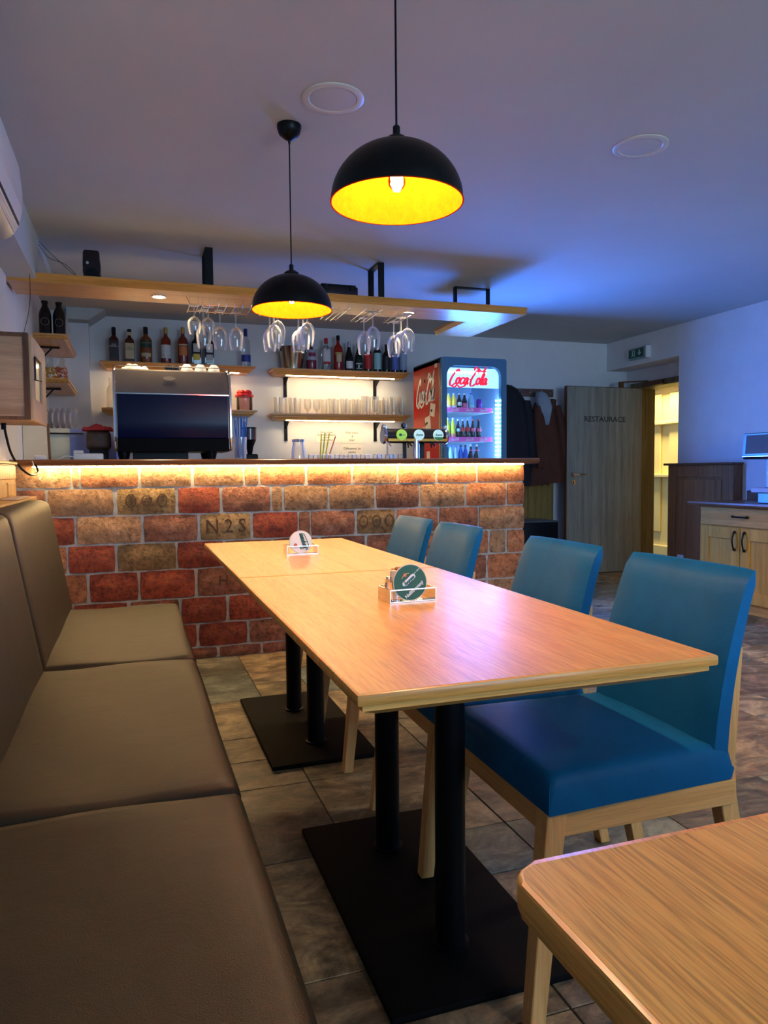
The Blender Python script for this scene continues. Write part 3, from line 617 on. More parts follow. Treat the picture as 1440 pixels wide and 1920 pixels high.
# ================================================================== TABLES
def table(x0, x1, y0, y1, label, cols=(), plate=None, zt=0.75):
    t = thing('dining_table', label, 'table', ((x0 + x1) / 2, (y0 + y1) / 2, 0), 'oak dining tables')
    b = B(); b.box(x0, x1, y0, y1, zt - 0.020, zt, 0.005, 2); obj('tabletop', b, M_oakedge_x, t)
    obj('veneer', B().box(x0 + 0.0055, x1 - 0.0055, y0 + 0.0055, y1 - 0.0055, zt - 0.001, zt + 0.0003), M_oak_y, t)
    b = B()
    a, c = 0.012, 0.045; z1, z2 = zt - 0.0205, zt - 0.047
    ring0 = [(x0 + a, y0 + a), (x1 - a, y0 + a), (x1 - a, y1 - a), (x0 + a, y1 - a)]
    ringm = [(x0 + a + .02, y0 + a + .02), (x1 - a - .02, y0 + a + .02), (x1 - a - .02, y1 - a - .02), (x0 + a + .02, y1 - a - .02)]
    ring1 = [(x0 + c, y0 + c), (x1 - c, y0 + c), (x1 - c, y1 - c), (x0 + c, y1 - c)]
    R0 = [b.bm.verts.new((p[0], p[1], z1)) for p in ring0]; Rh = [b.bm.verts.new((p[0], p[1], z1 - 0.010)) for p in ring0]; Rm = [b.bm.verts.new((p[0], p[1], z1 - 0.020)) for p in ringm]; R1 = [b.bm.verts.new((p[0], p[1], z2)) for p in ring1]
    for A, C in ((R0, Rh), (Rh, Rm), (Rm, R1)):
        for i in range(4): b.bm.faces.new((A[i], A[(i + 1) % 4], C[(i + 1) % 4], C[i]))
    b.bm.faces.new(R1); b.bm.faces.new(R0[::-1]); obj('edge_moulding', b, M_oakedge_x, t, ang=20)
    if plate:
        obj('base_plate', B().box(*plate, 0.0, 0.018, 0.006, 2), M_plate, t)
        for (cx, cy) in cols:
            obj('column', B().lathe([(0.042, 0.018), (0.042, 0.024), (0.034, 0.026), (0.034, zt - 0.06), (0.06, zt - 0.06), (0.06, zt - 0.048)], (cx, cy, 0), 28), M_black, t)
    return t
table(0.312, 1.0, 1.05, 2.362, 'oak table nearest in the row, with a green coaster holder on it', [(0.655, 1.48), (0.66, 1.93)], (0.45, 0.875, 1.30, 2.12))
table(0.312, 1.0, 2.368, 3.60, 'oak table farther along the row beside the bar, with a white coaster', [(0.66, 2.80), (0.66, 3.22)], (0.45, 0.86, 2.605, 3.465))
t = thing('corner_table', 'oak table with rounded corners cut off by the lower right corner of the photo', 'table', (0.9, -0.1, 0))
b = B()
rc = 0.03; pts = []; pin = []
for (cx, cy, a0) in ((0.292 + rc, 0.546 - rc, PI / 2), (0.292 + rc, -0.7 + rc, PI), (1.5 - rc, -0.7 + rc, 1.5 * PI), (1.5 - rc, 0.546 - rc, 0)):
    for k in range(6): a = a0 + k * PI / 10; pts.append((cx + rc * math.cos(a), cy + rc * math.sin(a))); pin.append((cx + (rc - 0.0055) * math.cos(a), cy + (rc - 0.0055) * math.sin(a)))
b.prism(pts, 'z', 0.722, 0.75)
bmesh.ops.bevel(b.bm, geom=[e for e in b.bm.edges if abs(e.verts[0].co.z - e.verts[1].co.z) < 1e-4], offset=0.005, segments=3, affect='EDGES', profile=0.5)
obj('tabletop', b, M_oakedge_y, t, ang=50)
obj('veneer', B().prism(pin, 'z', 0.7495, 0.7503), wood('near_table_oak', (0.60, 0.30, 0.06), (0.72, 0.40, 0.10), 'Y', 0.38, 0.2, f=1.1, pores=0.4), t, ang=40)
obj('frame', B().box(0.42, 1.38, -0.6, 0.42, 0.66, 0.722, 0.004), M_oakedge_x, t)
obj('base_plate', B().box(0.6, 1.2, -0.45, 0.25, 0, 0.018, 0.005), M_plate, t); obj('column', B().lathe([(0.04, 0.018), (0.036, 0.03), (0.036, 0.66)], (0.9, -0.1, 0), 24), M_black, t)

# coaster holders
def holder(x, y, rot, label, disc_mats, green):
    t = thing('coaster_holder', label, 'coaster holder', (x, y, 0.75), 'chrome coaster holders on the tables')
    def loc(b): b.xf(Matrix.Translation((x, y, 0.75)) @ Matrix.Rotation(rot, 4, 'Z')); return b
    w, d, h, k = 0.064, 0.075, 0.036, 0.0015
    obj('base', loc(B().box(-w, w, -0.01, 0.03, 0.0005, 0.002)), M_chrome, t)
    obj('front_strip', loc(B().box(-w, w, -0.010, -0.008, h - 0.0035, h).box(-w, w, -0.01, -0.0085, 0.0005, 0.004)), M_chrome, t)
    for s in (-1, 1): obj('side', loc(B().box(s * w - k, s * w + k, -0.010, d, 0.0005, h, 0.0004)), M_chrome, t)
    obj('back_strip', loc(B().box(-w, w, d - 0.0015, d, h - 0.0035, h)), M_chrome, t)
    return t, loc
def coaster_stack(x, y, rot, label, face_mat, n, off):
    c = thing('coaster_stack', label, 'coasters', (x, y, 0.75), 'round cardboard coasters in the holders')
    M0 = Matrix.Translation((x, y, 0.75)) @ Matrix.Rotation(rot, 4, 'Z') @ Matrix.Translation((off, 0, 0.0505)) @ Matrix.Rotation(math.radians(-4), 4, 'X')
    M_edge = plain('cardboard', (0.66, 0.58, 0.46), 0.8, var=0.05)
    for k in range(n):
        obj('coaster', B().lathe([(0.0475, 0), (0.0475, 0.0013)], (0.0012 * (k % 2), 0.002 + k * 0.0018, 0), 40, 'y').xf(M0), M_edge, c)
    obj('printed_face', B().lathe([(0.0455, 0), (0.0455, 0.0006)], (0, 0.0008, 0), 40, 'y').xf(M0), face_mat, c)
    return c, M0
M_green = plain('coaster_green', (0.004, 0.085, 0.05), 0.55, var=0.04); M_cwhite = plain('coaster_white', (0.72, 0.76, 0.80), 0.6, var=0.02)
M_seal = plain('coaster_seal', (0.55, 0.12, 0.04), 0.5); M_goldp = plain('coaster_gold', (0.6, 0.42, 0.12), 0.5); M_dgreen = plain('coaster_ink_green', (0.02, 0.12, 0.11), 0.6)
def mdir(M, v): return (M.to_3x3() @ Vector(v))
# near holder
hx, hy, hr = 0.676, 1.765, 0.04
holder(hx, hy, hr, 'chrome holder with a green coaster on the near table', None, True)
c, M0 = coaster_stack(hx, hy, hr, 'green round coaster stack in the near chrome holder', M_green, 4, -0.004)
def at0(a, bz, e=0.0): return M0 @ Vector((a, 0.0006 - e, bz))
ang = math.radians(38)
def cdir(a): return (mdir(M0, (math.cos(a), 0, math.sin(a))), mdir(M0, (-math.sin(a), 0, math.cos(a))))
u, v = cdir(ang)
lb = B()
pp = []
for k in range(28):
    a = 2 * PI * k / 28; rx = 0.0215; ry = 0.0095 + 0.0035 * math.cos(2 * a); x_ = rx * math.cos(a); z_ = ry * math.sin(a)
    pp.append((-0.004 + x_ * math.cos(ang) - z_ * math.sin(ang), 0.006 + x_ * math.sin(ang) + z_ * math.cos(ang)))
lb.prism(pp, 'y', -0.0002, 0.0006).xf(M0); obj('white_label', lb, M_cwhite, c)
script('script_lettering', 'Staropramen', M_dgreen, c, at0(-0.005, 0.0055, 0.001), u, v, 0.035, 0.0135, pen=0.2, thin=0.09, ext=0.0003)
obj('seal', B().lathe([(0.0048, 0), (0.0048, 0.0008)], (-0.015, -0.0006, 0.0195), 20, 'y').xf(M0), M_seal, c)
obj('garland', B().tube([tuple(M0 @ Vector(q)) for q in ((-0.024, -0.0002, 0.010), (-0.020, -0.0002, 0.017), (-0.010, -0.0002, 0.0235), (-0.003, -0.0002, 0.024))], 0.0009, 5), M_goldp, c)
text('lower_lettering', 'Nefiltrovaný', 0.0125, M_cwhite, c, frame_m(at0(0.010, -0.019, 0.001), u, v), 0.0001, bold=0.0003)
text('upper_lettering', 'od 1869', 0.0065, M_cwhite, c, frame_m(at0(0.018, 0.0285, 0.001), u, v), 0.0001)
# far holder
fx, fy, frr = 0.65, 2.955, -0.02
holder(fx, fy, frr, 'chrome holder with a white coaster on the far table', None, False)
c, M0 = coaster_stack(fx, fy, frr, 'white round coaster stack in the far chrome holder', M_cwhite, 4, -0.006)
a2 = math.radians(106); u, v = cdir(a2)
script('script_lettering', 'Staropramen', M_dgreen, c, at0(0.006, 0.0, 0.001), u, v, 0.070, 0.030, pen=0.22, thin=0.12, ext=0.0003)
obj('seal', B().lathe([(0.0075, 0), (0.0075, 0.0008)], (-0.022, -0.0004, -0.012), 20, 'y').xf(M0), M_seal, c)
# salt and pepper, toothpicks in the near holder
for dx, dy, h, l, m in ((-0.052, 0.030, 0.064, 'salt shaker in the near holder, left of the green coaster', M_glass), (-0.018, 0.055, 0.085, 'pepper shaker with a brown cap behind the green coaster', M_glass)):
    px, py = hx + dx, hy + dy
    t = thing('shaker', l, 'shaker', (px, py, 0.7522), 'shakers behind the green coaster')
    obj('body', B().lathe([(0.0105, 0.7522), (0.0115, 0.756), (0.0095, 0.75 + h * 0.78), (0.0085, 0.75 + h * 0.8)], (px, py, 0), 14), crystal('shaker_glass', (0.9, 0.93, 0.95)), t)
    obj('cap', B().lathe([(0.0098, 0.75 + h * 0.78), (0.0102, 0.75 + h * 0.94), (0.006, 0.75 + h)], (px, py, 0), 14), M_chrome if dx < -0.05 else plain('pepper_cap', (0.2, 0.08, 0.03), 0.4), t)
t = thing('toothpick_holder', 'narrow white toothpick box standing tallest behind the green coaster', 'toothpick box', (hx - 0.034, hy + 0.045, 0.7522))
obj('box', B().box(hx - 0.042, hx - 0.028, hy + 0.036, hy + 0.052, 0.7522, 0.828, 0.001), M_white, t)
for k in range(4): obj('toothpick', B().tube([(hx - 0.040 + 0.003 * k, hy + 0.044, 0.79), (hx - 0.040 + 0.003 * k, hy + 0.044, 0.834)], 0.0008, 4), M_oakedge_y, t)

# ================================================================== CHAIRS (built at the origin facing -X)
CG = 'blue leatherette dining chairs along the tables'
CL = ['nearest blue leatherette dining chair with beech legs, half hidden by the corner table', 'second blue leatherette dining chair from the corner table', 'third blue leatherette dining chair from the corner table, at the far table', 'farthest blue leatherette dining chair, closest to the brick bar']
ch = thing('dining_chair', CL[0], 'chair', (0, 0, 0), CG)
def cushion(b, x0, x1, w0, w1, z0, z1, crown, nx=14, ny=12, r=0.022):
    def f(u, v):
        x = x0 + (x1 - x0) * u; w = w0 + (w1 - w0) * u; y = -w + 2 * w * v
        ex = min(u, 1 - u) * (x1 - x0); ey = min(v, 1 - v) * 2 * w; e = min(ex, ey)
        z = z1 + crown * math.sin(PI * u) ** 0.6 * math.sin(PI * v) ** 0.6
        if e < r: z -= r - math.sqrt(max(0, r * r - (r - e) ** 2))
        return (x, y, z)
    b.grid(f, nx, ny)
    bd = [e for e in b.bm.edges if e.is_boundary]; ex_ = bmesh.ops.extrude_edge_only(b.bm, edges=bd); vs = [g for g in ex_['geom'] if isinstance(g, bmesh.types.BMVert)]
    for v in vs: v.co.z = z0 + 0.004
    ed = [g for g in ex_['geom'] if isinstance(g, bmesh.types.BMEdge) and g.is_boundary]
    bmesh.ops.holes_fill(b.bm, edges=ed, sides=0)
    return b
# non-uniform sampling near the rim comes from the remap below
def cushion2(x0, x1, w0, w1, z0, z1, crown, r=0.025, bulge=0.008):
    b = B(); S = [0, .012, .04, .09, .2, .35, .5, .65, .8, .91, .96, .988, 1]
    def f(u, v):
        u = S[round(u * 12)]; v = S[round(v * 12)]
        w = w0 + (w1 - w0) * u; L = x1 - x0; ex = min(u, 1 - u) * L; ey = min(v, 1 - v) * 2 * w
        z = z1 + crown * (math.sin(PI * u) * math.sin(PI * v)) ** 0.5
        for e in (ex, ey):
            if e < r: z -= (r - math.sqrt(max(0, r * r - (r - e) ** 2))) * 0.9
        return (x0 + L * u, -w + 2 * w * v, z)
    b.grid(f, 12, 12)
    cx = (x0 + x1) / 2
    for k, (dz, g) in enumerate(((0.5, 1 + bulge * 2), (1.0, 1.0))):
        bd = [e for e in b.bm.edges if e.is_boundary]; ex_ = bmesh.ops.extrude_edge_only(b.bm, edges=bd); vs = [q for q in ex_['geom'] if isinstance(q, bmesh.types.BMVert)]
        for v in vs:
            v.co.x = cx + (v.co.x - cx) * (g if k == 0 else 1 / (1 + bulge * 2)); v.co.y *= (g if k == 0 else 1 / (1 + bulge * 2))
            v.co.z = z0 + (1 - dz) * (z1 - r - z0) if k == 0 else z0
    bmesh.ops.holes_fill(b.bm, edges=[e for e in b.bm.edges if e.is_boundary], sides=0)
    return b
obj('seat', cushion2(-0.245, 0.215, 0.235, 0.215, 0.422, 0.497, 0.006), M_chair, ch, ang=60)
obj('seat_seam', B().tube([(-0.2478, -0.2375, 0.426), (-0.2478, -0.2375, 0.47), (-0.243, -0.233, 0.492)], 0.0018, 5), M_chair, ch)
# backrest: curved slab
def backrest():
    b = B(); n = 14; secs = []
    for i in range(n + 1):
        s = i / n; z = 0.43 + 0.437 * s; xf = 0.165 + 0.012 * s + 0.088 * s ** 1.8; th = 0.062 - 0.012 * s; w = 0.213 - 0.010 * s
        if i == n: th *= 0.55; xf += 0.012
        ring = []
        m = 10
        for j in range(m + 1):
            q = j / m * 2 - 1; ring.append((xf + 0.010 * (abs(q) ** 2) * -1 + (0.012 if abs(q) > 0.99 else 0), q * w, z))
        for j in range(m, -1, -1):
            q = j / m * 2 - 1; ring.append((xf + th - (0.010 * q * q) - (0.012 if abs(q) > 0.99 else 0), q * w, z - 0.0))
        secs.append([b.bm.verts.new(p) for p in ring])
    k = len(secs[0])
    for A, C in zip(secs, secs[1:]):
        for i in range(k): b.bm.faces.new((A[i], A[(i + 1) % k], C[(i + 1) % k], C[i]))
    b.bm.faces.new(secs[0]); b.bm.faces.new(secs[-1][::-1])
    return b
obj('backrest', backrest(), M_chair, ch, ang=60)
def leg(x0, y0, z0, x1, y1, z1, wa, wb): # tapered square leg, foot first
    def r(x, y, z, w): return [(x - w, y - w, z), (x + w, y - w, z), (x + w, y + w, z), (x - w, y + w, z)]
    return B().hexa(r(x0, y0, z0, wa) + r(x1, y1, z1, wb), 0.002)
for s in (-1, 1):
    obj('leg', leg(-0.272, s * 0.222, 0.0, -0.222, s * 0.205, 0.421, 0.017, 0.022), M_beech, ch)
    obj('leg', B().prism([(0.315, 0.0), (0.285, 0.0), (0.200, 0.36), (0.205, 0.47), (0.237, 0.70), (0.252, 0.70), (0.234, 0.45), (0.240, 0.38)], 'y', s * 0.186 - 0.018, s * 0.186 + 0.018, 0.002), M_beech, ch)
    obj('rail', B().box(-0.205, 0.225, s * 0.205 - 0.011, s * 0.205 + 0.011, 0.366, 0.420, 0.0015), M_beechy, ch)
for x in (-0.222, 0.222): obj('rail', B().box(x - 0.011, x + 0.011, -0.19, 0.19, 0.366, 0.420, 0.0015), wood('beech_cross_rail', (0.66, 0.33, 0.10), (0.82, 0.46, 0.17), 'Y', 0.4, 0.1, pores=0.15), ch)
CHY = (1.435, 1.975, 2.735, 3.235)
ch.location = (0.985, CHY[0], 0)
for k in (1, 2, 3): dup(ch, (0.98, CHY[k], 0), rotz=random.uniform(-0.02, 0.02), label=CL[k])

# ================================================================== BENCH
BG = 'brown leatherette bench sections along the left wall'
bl = ['far brown leatherette bench section ending at the brick bar', 'middle brown leatherette bench section', 'near brown leatherette bench section, largest in the lower left corner', 'brown leatherette bench section beside the viewer, behind the near one']
ys = [(2.512, 3.60), (1.428, 2.508), (0.345, 1.424), (-0.74, 0.341)]
for k, (y0, y1) in enumerate(ys):
    t = thing('bench_section', bl[k], 'bench', (-0.2, (y0 + y1) / 2, 0), BG)
    b = cushion2(-0.5, 0.5, 0.5, 0.5, 0.0, 1.0, 0, r=0.0001)  # placeholder replaced below
    b.bm.free()
    S = [0, .01, .03, .08, .2, .35, .5, .65, .8, .92, .97, .99, 1]
    b = B(); r = 0.024; Lx = 0.47; Ly = y1 - y0
    def f(u, v, y0=y0, Ly=Ly):
        u = S[round(u * 12)]; v = S[round(v * 12)]; ex = (1 - u) * Lx; ey = min(v, 1 - v) * Ly
        z = 0.474 - 0.010 * math.sin(PI * u) * math.sin(PI * v) + 0.0035 * math.sin(7 * u + 9 * v + k)
        if ex < r: z -= (r - math.sqrt(max(0, r * r - (r - ex) ** 2)))
        if ey < r: z -= (r - math.sqrt(max(0, r * r - (r - ey) ** 2))) * 0.7
        return (-0.285 + Lx * u, y0 + Ly * v, z)
    b.grid(f, 12, 12)
    bd = [e for e in b.bm.edges if e.is_boundary]; ex_ = bmesh.ops.extrude_edge_only(b.bm, edges=bd)
    for q in ex_['geom']:
        if isinstance(q, bmesh.types.BMVert): q.co.z = 0.385
    bmesh.ops.holes_fill(b.bm, edges=[e for e in b.bm.edges if e.is_boundary], sides=0)
    obj('seat', b, M_bench, t, ang=60)
    yb0, yb1 = y0, y1 + (0.06 if k == 0 else 0)
    b = B()
    def g(u, v, yb0=yb0, yb1=yb1):
        u = S[round(u * 12)]; v = S[round(v * 12)]; L = yb1 - yb0; ev = min(v, 1 - v) * L; eu = (1 - u) * 0.52
        z = 0.40 + 0.57 * u; x = -0.268 - 0.098 * u - 0.004 * math.sin(PI * v)
        rr = 0.028
        if eu < rr: q = rr - math.sqrt(max(0, rr * rr - (rr - eu) ** 2)); x -= q
        if ev < rr: x -= (rr - math.sqrt(max(0, rr * rr - (rr - ev) ** 2))) * 0.75
        return (x, yb0 + L * v, z)
    b.grid(g, 12, 12)
    bd = [e for e in b.bm.edges if e.is_boundary]; ex_ = bmesh.ops.extrude_edge_only(b.bm, edges=bd)
    for q in ex_['geom']:
        if isinstance(q, bmesh.types.BMVert): q.co.x = -0.455 + (0.03 if q.co.z < 0.6 else 0)
    bmesh.ops.holes_fill(b.bm, edges=[e for e in b.bm.edges if e.is_boundary], sides=0)
    obj('backrest', b, M_bench, t, ang=60)
    obj('base', B().box(-0.45, 0.10, y0 + 0.001, y1 - 0.001, 0.0, 0.384), M_trimdark, t)
lg = thing('bench_ledge', 'narrow wooden ledge behind the bench backrests along the left wall', 'ledge', (-0.54, 1.8, 0))
obj('ledge_board', B().prism([(-0.462, 0.955), (-0.458, 0.962), (-0.459, 0.978), (-0.619, 0.978), (-0.619, 0.945), (-0.464, 0.945)], 'y', -1.0, 4.02), M_pine, lg)
obj('carcass', B().box(-0.619, -0.468, -1.0, 4.0, 0.0, 0.945), M_trimdark, lg)
# wooden panelled rack on the ledge
pr = thing('panelled_rack', 'low pine panelled box on the ledge at the left edge, below the meter cabinet', 'box', (-0.58, 3.6, 0.98))
obj('carcass', B().box(-0.62, -0.55, 3.1, 4.0, 0.98, 1.135), M_pine, pr)
obj('top_moulding', B().box(-0.62, -0.538, 3.09, 4.01, 1.135, 1.15, 0.004), M_pine, pr)
obj('upper_panel', B().box(-0.552, -0.543, 3.12, 3.975, 1.065, 1.13, 0.003), M_pine, pr)
obj('lower_panel', B().box(-0.552, -0.543, 3.12, 3.70, 0.985, 1.045, 0.003).box(-0.552, -0.543, 3.73, 3.96, 0.985, 1.052, 0.006), M_pine, pr)
single('menu_card', B().box(-0.53, -0.47, 3.45, 3.85, 0.979, 0.986, 0.002), plain('menu_paper', (0.5, 0.38, 0.28), 0.7), 'folded menu cards lying on the ledge behind the bench', 'menu', (-0.5, 3.65, 0.98))

# ================================================================== LEFT WALL ITEMS
ac = thing('air_conditioner', 'white wall air conditioner at the upper left edge with an open louvre', 'air conditioner', (-0.5, 2.6, 2.1))
prof = [(-0.62, 2.36), (-0.47, 2.36), (-0.40, 2.30), (-0.368, 2.22), (-0.36, 2.126), (-0.362, 2.062), (-0.375, 2.003), (-0.396, 1.972), (-0.44, 1.965), (-0.62, 1.965)]
obj('housing', B().prism(prof, 'y', 2.1, 3.05, 0.004), M_white, ac, ang=30)
obj('louvre', B().prism([(-0.366, 2.05), (-0.380, 1.995), (-0.40, 1.962), (-0.43, 1.945), (-0.434, 1.951), (-0.404, 1.968), (-0.385, 2.0), (-0.372, 2.052)], 'y', 2.15, 3.04), plain('louvre_silver', (0.5, 0.48, 0.44), 0.3, 0.4), ac, ang=50)
for k in range(3):
    a = 0.35 + k * 0.42; xx, zz = -0.435 + 0.062 * math.cos(a), 2.035 - 0.075 * math.sin(a)
    obj('slat', B().box(xx - 0.004, xx + 0.004, 2.16, 3.035, zz - 0.008, zz + 0.008, 0.002), M_white if k % 2 else M_black, ac)
obj('air_slot', B().box(-0.50, -0.43, 2.15, 3.02, 1.955, 1.966), M_black, ac)
fc = thing('meter_cabinet', 'pale wooden wall cabinet with dark edges and a small glazed door, left of the bar', 'cabinet', (-0.51, 3.75, 1.32))
obj('body', B().box(-0.62, -0.417, 3.49, 4.02, 1.33, 1.685), M_fuse, fc)
obj('edge_band', B().box(-0.62, -0.415, 3.482, 3.49, 1.675, 1.692).box(-0.62, -0.415, 3.482, 3.49, 1.322, 1.337).box(-0.432, -0.412, 3.481, 3.492, 1.322, 1.692).box(-0.62, -0.412, 3.49, 4.02, 1.684, 1.692), M_trimdark, fc)
d_ = obj('cabinet_door', B().box(-0.412, -0.40, 3.50, 3.60, 1.325, 1.688, 0.001).box(-0.412, -0.40, 3.87, 4.02, 1.325, 1.688, 0.001).box(-0.412, -0.40, 3.60, 3.87, 1.325, 1.42).box(-0.412, -0.40, 3.60, 3.87, 1.615, 1.688), M_fusey, fc)
obj('door_glass', B().box(-0.411, -0.407, 3.60, 3.87, 1.42, 1.615), plain('smoked_glass', (0.10, 0.10, 0.085), 0.12), d_)
obj('latch', B().tube([(-0.395, 3.56, 1.60), (-0.395, 3.56, 1.50)], 0.004, 6).tube([(-0.397, 3.545, 1.50), (-0.375, 3.60, 1.50)], 0.003, 6), M_black, d_)
cb = B().tube(smooth_pts([(-0.57, 3.86, 1.325), (-0.565, 3.88, 1.27), (-0.555, 3.94, 1.19), (-0.53, 4.05, 1.12), (-0.495, 4.15, 1.085), (-0.475, 4.25, 1.10), (-0.49, 4.28, 1.14)]), 0.006, 7)
cb.tube([(-0.572, 3.86, 1.345), (-0.572, 3.86, 1.30)], 0.011, 8)
single('hanging_cable', cb, M_black, 'black power cord hanging from the meter cabinet down to the end of the bar', 'cable', (-0.57, 3.9, 1.1))
cb = B().tube(smooth_pts([(-0.52, 4.32, 1.172), (-0.50, 4.27, 1.15), (-0.49, 4.24, 1.11), (-0.47, 4.26, 1.06), (-0.455, 4.31, 1.12), (-0.452, 4.32, 1.15)]), 0.0022, 5)
single('light_strip_wire', cb, M_white, 'thin white wire looping at the left end of the bar light strip', 'cable', (-0.48, 4.3, 1.1))
# nook shelves on the left wall
for k, (z, l) in enumerate(((2.04, 'upper small corner shelf on the left wall carrying two dark growlers'), (1.732, 'lower small corner shelf on the left wall carrying snack bags'))):
    t = thing('corner_shelf', l, 'shelf', (-0.53, 6.1, z), 'small corner shelves left of the bar')
    obj('board', B().box(-0.64, -0.44, 5.70, 6.60, z, z + 0.028), M_shelfy, t)
    p = [(-0.44, z), (-0.43, z + 0.006), (-0.426, z + 0.016), (-0.418, z + 0.020), (-0.416, z + 0.034), (-0.44, z + 0.034)]
    obj('edge_moulding', B().prism(p, 'y', 5.68, 6.60).prism([(5.70, z), (5.69, z + 0.006), (5.686, z + 0.016), (5.678, z + 0.020), (5.676, z + 0.034), (5.70, z + 0.034)], 'x', -0.64, -0.418), M_shelfy, t, ang=20)
    obj('bracket', B().box(-0.64, -0.50, 6.05, 6.075, z - 0.012, z, 0.001).hexa([(-0.638, 6.055, z - 0.10), (-0.628, 6.055, z - 0.10), (-0.628, 6.07, z - 0.10), (-0.638, 6.07, z - 0.10), (-0.56, 6.055, z - 0.01), (-0.545, 6.055, z - 0.01), (-0.545, 6.07, z - 0.01), (-0.56, 6.07, z - 0.01)]), M_black, t)
M_growler = plain('growler_brown', (0.012, 0.006, 0.004), 0.15, var=0.1)
for x, y, l in ((-0.567, 5.80, 'left dark growler bottle on the upper corner shelf'), (-0.477, 5.82, 'right dark growler bottle on the upper corner shelf')):
    t = thing('growler', l, 'bottle', (x, y, 2.074), 'dark growlers on the corner shelf'); z = 2.0745
    obj('glass_body', B().lathe([(0.036, z), (0.042, z + 0.004), (0.042, z + 0.145), (0.036, z + 0.175), (0.021, z + 0.205), (0.019, z + 0.225), (0.022, z + 0.228), (0.022, z + 0.240)], (x, y, 0), 20), M_growler, t)
    obj('crown_cap', B().lathe([(0.023, z + 0.236), (0.024, z + 0.243), (0.018, z + 0.247)], (x, y, 0), 12), M_black, t)
    obj('printed_ring', B().lathe([(0.027, 0), (0.0275, 0.0008), (0.0255, 0.001), (0.025, 0)], (x + 0.003, y - 0.0445, z + 0.095), 24, 'y', caps=False), plain('growler_print', (0.35, 0.25, 0.2), 0.5), t)
single('glass_carafe', B().lathe([(0.03, 0), (0.034, 0.004), (0.034, 0.10), (0.02, 0.16), (0.022, 0.20), (0.02, 0.20), (0.018, 0.16), (0.032, 0.10), (0.031, 0.006)], (-0.455, 6.05, 2.0745), 18), M_beerglass, 'clear glass carafe behind the right growler on the corner shelf', 'carafe', (-0.455, 6.05, 2.0745))
def bag(x, y, z, w, h, mat, label):
    t = thing('snack_bag', label, 'snack bag', (x, y, z), 'snack bags on the lower corner shelf')
    b = B(); n = 14; secs = []
    prof = [(0.0, .75, .9), (.06, .98, 1), (.3, 1, 1), (.52, .92, .85), (.62, .62, .5), (.72, .5, .25), (.86, .62, .18), (1.0, .45, .05)]
    bodyz = h * 0.55
    def shell(b, lim, sc):
        S_ = []
        for (s, a, d) in prof:
            if s > lim: break
            S_.append([b.bm.verts.new((x + w * a * sc * math.cos(q) * (1 + 0.06 * math.sin(3 * q + s * 9)), y + w * 0.6 * d * sc * math.sin(q), z + h * s)) for q in [2 * PI * i / n for i in range(n)]])
        for A, C in zip(S_, S_[1:]):
            for i in range(n): b.bm.faces.new((A[i], A[(i + 1) % n], C[(i + 1) % n], C[i]))
        b.bm.faces.new(S_[0][::-1]); b.bm.faces.new(S_[-1])
    fb = B()
    for q in range(34):
        fb.lathe([(0.001, -0.008), (0.008, -0.003), (0.008, 0.003), (0.001, 0.008)], (x + random.uniform(-.72, .72) * w, y + random.uniform(-.42, .42) * w, z + 0.012 + random.random() * h * 0.46), 6)
    c_ = obj('contents', fb, mat, t, kind='stuff')
    shell(b, 1.0, 1.0); obj('cellophane', b, glass('cellophane', (1.0, 0.96, 0.9), 0.15, refl=0.8, tr=0.9), t)
bag(-0.545, 5.80, 1.767, 0.040, 0.155, plain('crisps_yellow', (0.75, 0.42, 0.05), 0.5, var=0.25, scale=60), 'cellophane bag of yellow snacks on the lower corner shelf, left')
bag(-0.470, 5.78, 1.767, 0.043, 0.155, plain('crisps_orange', (0.72, 0.14, 0.02), 0.5, var=0.35, scale=60), 'cellophane bag of orange snacks on the lower corner shelf, right')
# cream board and steel machine at the back left, plates row, towel
bd_ = thing('cream_side_panel', 'cream coloured board standing behind the left end of the bar', 'panel', (-0.56, 5.02, 0))
obj('board', B().hexa([(-0.638, 5.0, 0.0), (-0.47, 5.0, 0.0), (-0.47, 5.03, 0.0), (-0.638, 5.03, 0.0), (-0.638, 5.0, 1.40), (-0.50, 5.0, 1.40), (-0.50, 5.03, 1.40), (-0.638, 5.03, 1.40)], 0.003), plain('cream_board', (0.66, 0.60, 0.46), 0.6, var=0.06), bd_)
obj('dark_edge', B().hexa([(-0.47, 4.999, 0.0), (-0.458, 4.999, 0.0), (-0.458, 5.031, 0.0), (-0.47, 5.031, 0.0), (-0.50, 4.999, 1.40), (-0.488, 4.999, 1.40), (-0.488, 5.031, 1.40), (-0.50, 5.031, 1.40)]), M_trimdark, bd_)
im = thing('dishwasher', 'steel dishwasher with cream front and blue side behind the left of the bar', 'dishwasher', (-0.35, 5.5, 0))
obj('front_panel', B().box(-0.60, -0.385, 5.20, 5.22, 0.6, 1.385, 0.003), plain('cream_steel', (0.55, 0.53, 0.40), 0.35, 0.4, var=0.15, scale=9), im)
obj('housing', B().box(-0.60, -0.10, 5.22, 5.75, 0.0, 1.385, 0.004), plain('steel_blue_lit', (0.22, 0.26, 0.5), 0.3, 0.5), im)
obj('front_rail', B().box(-0.60, -0.30, 5.185, 5.20, 1.345, 1.355), M_blackgloss, im)
vb = B()
for k in range(6):
    for j in range(2): vb.box(-0.22 + k * 0.013, -0.212 + k * 0.013, 5.215, 5.222, 1.235 + j * 0.012, 1.243 + j * 0.012)
obj('vent', vb, M_black, im)
pg = B()
pl0 = None
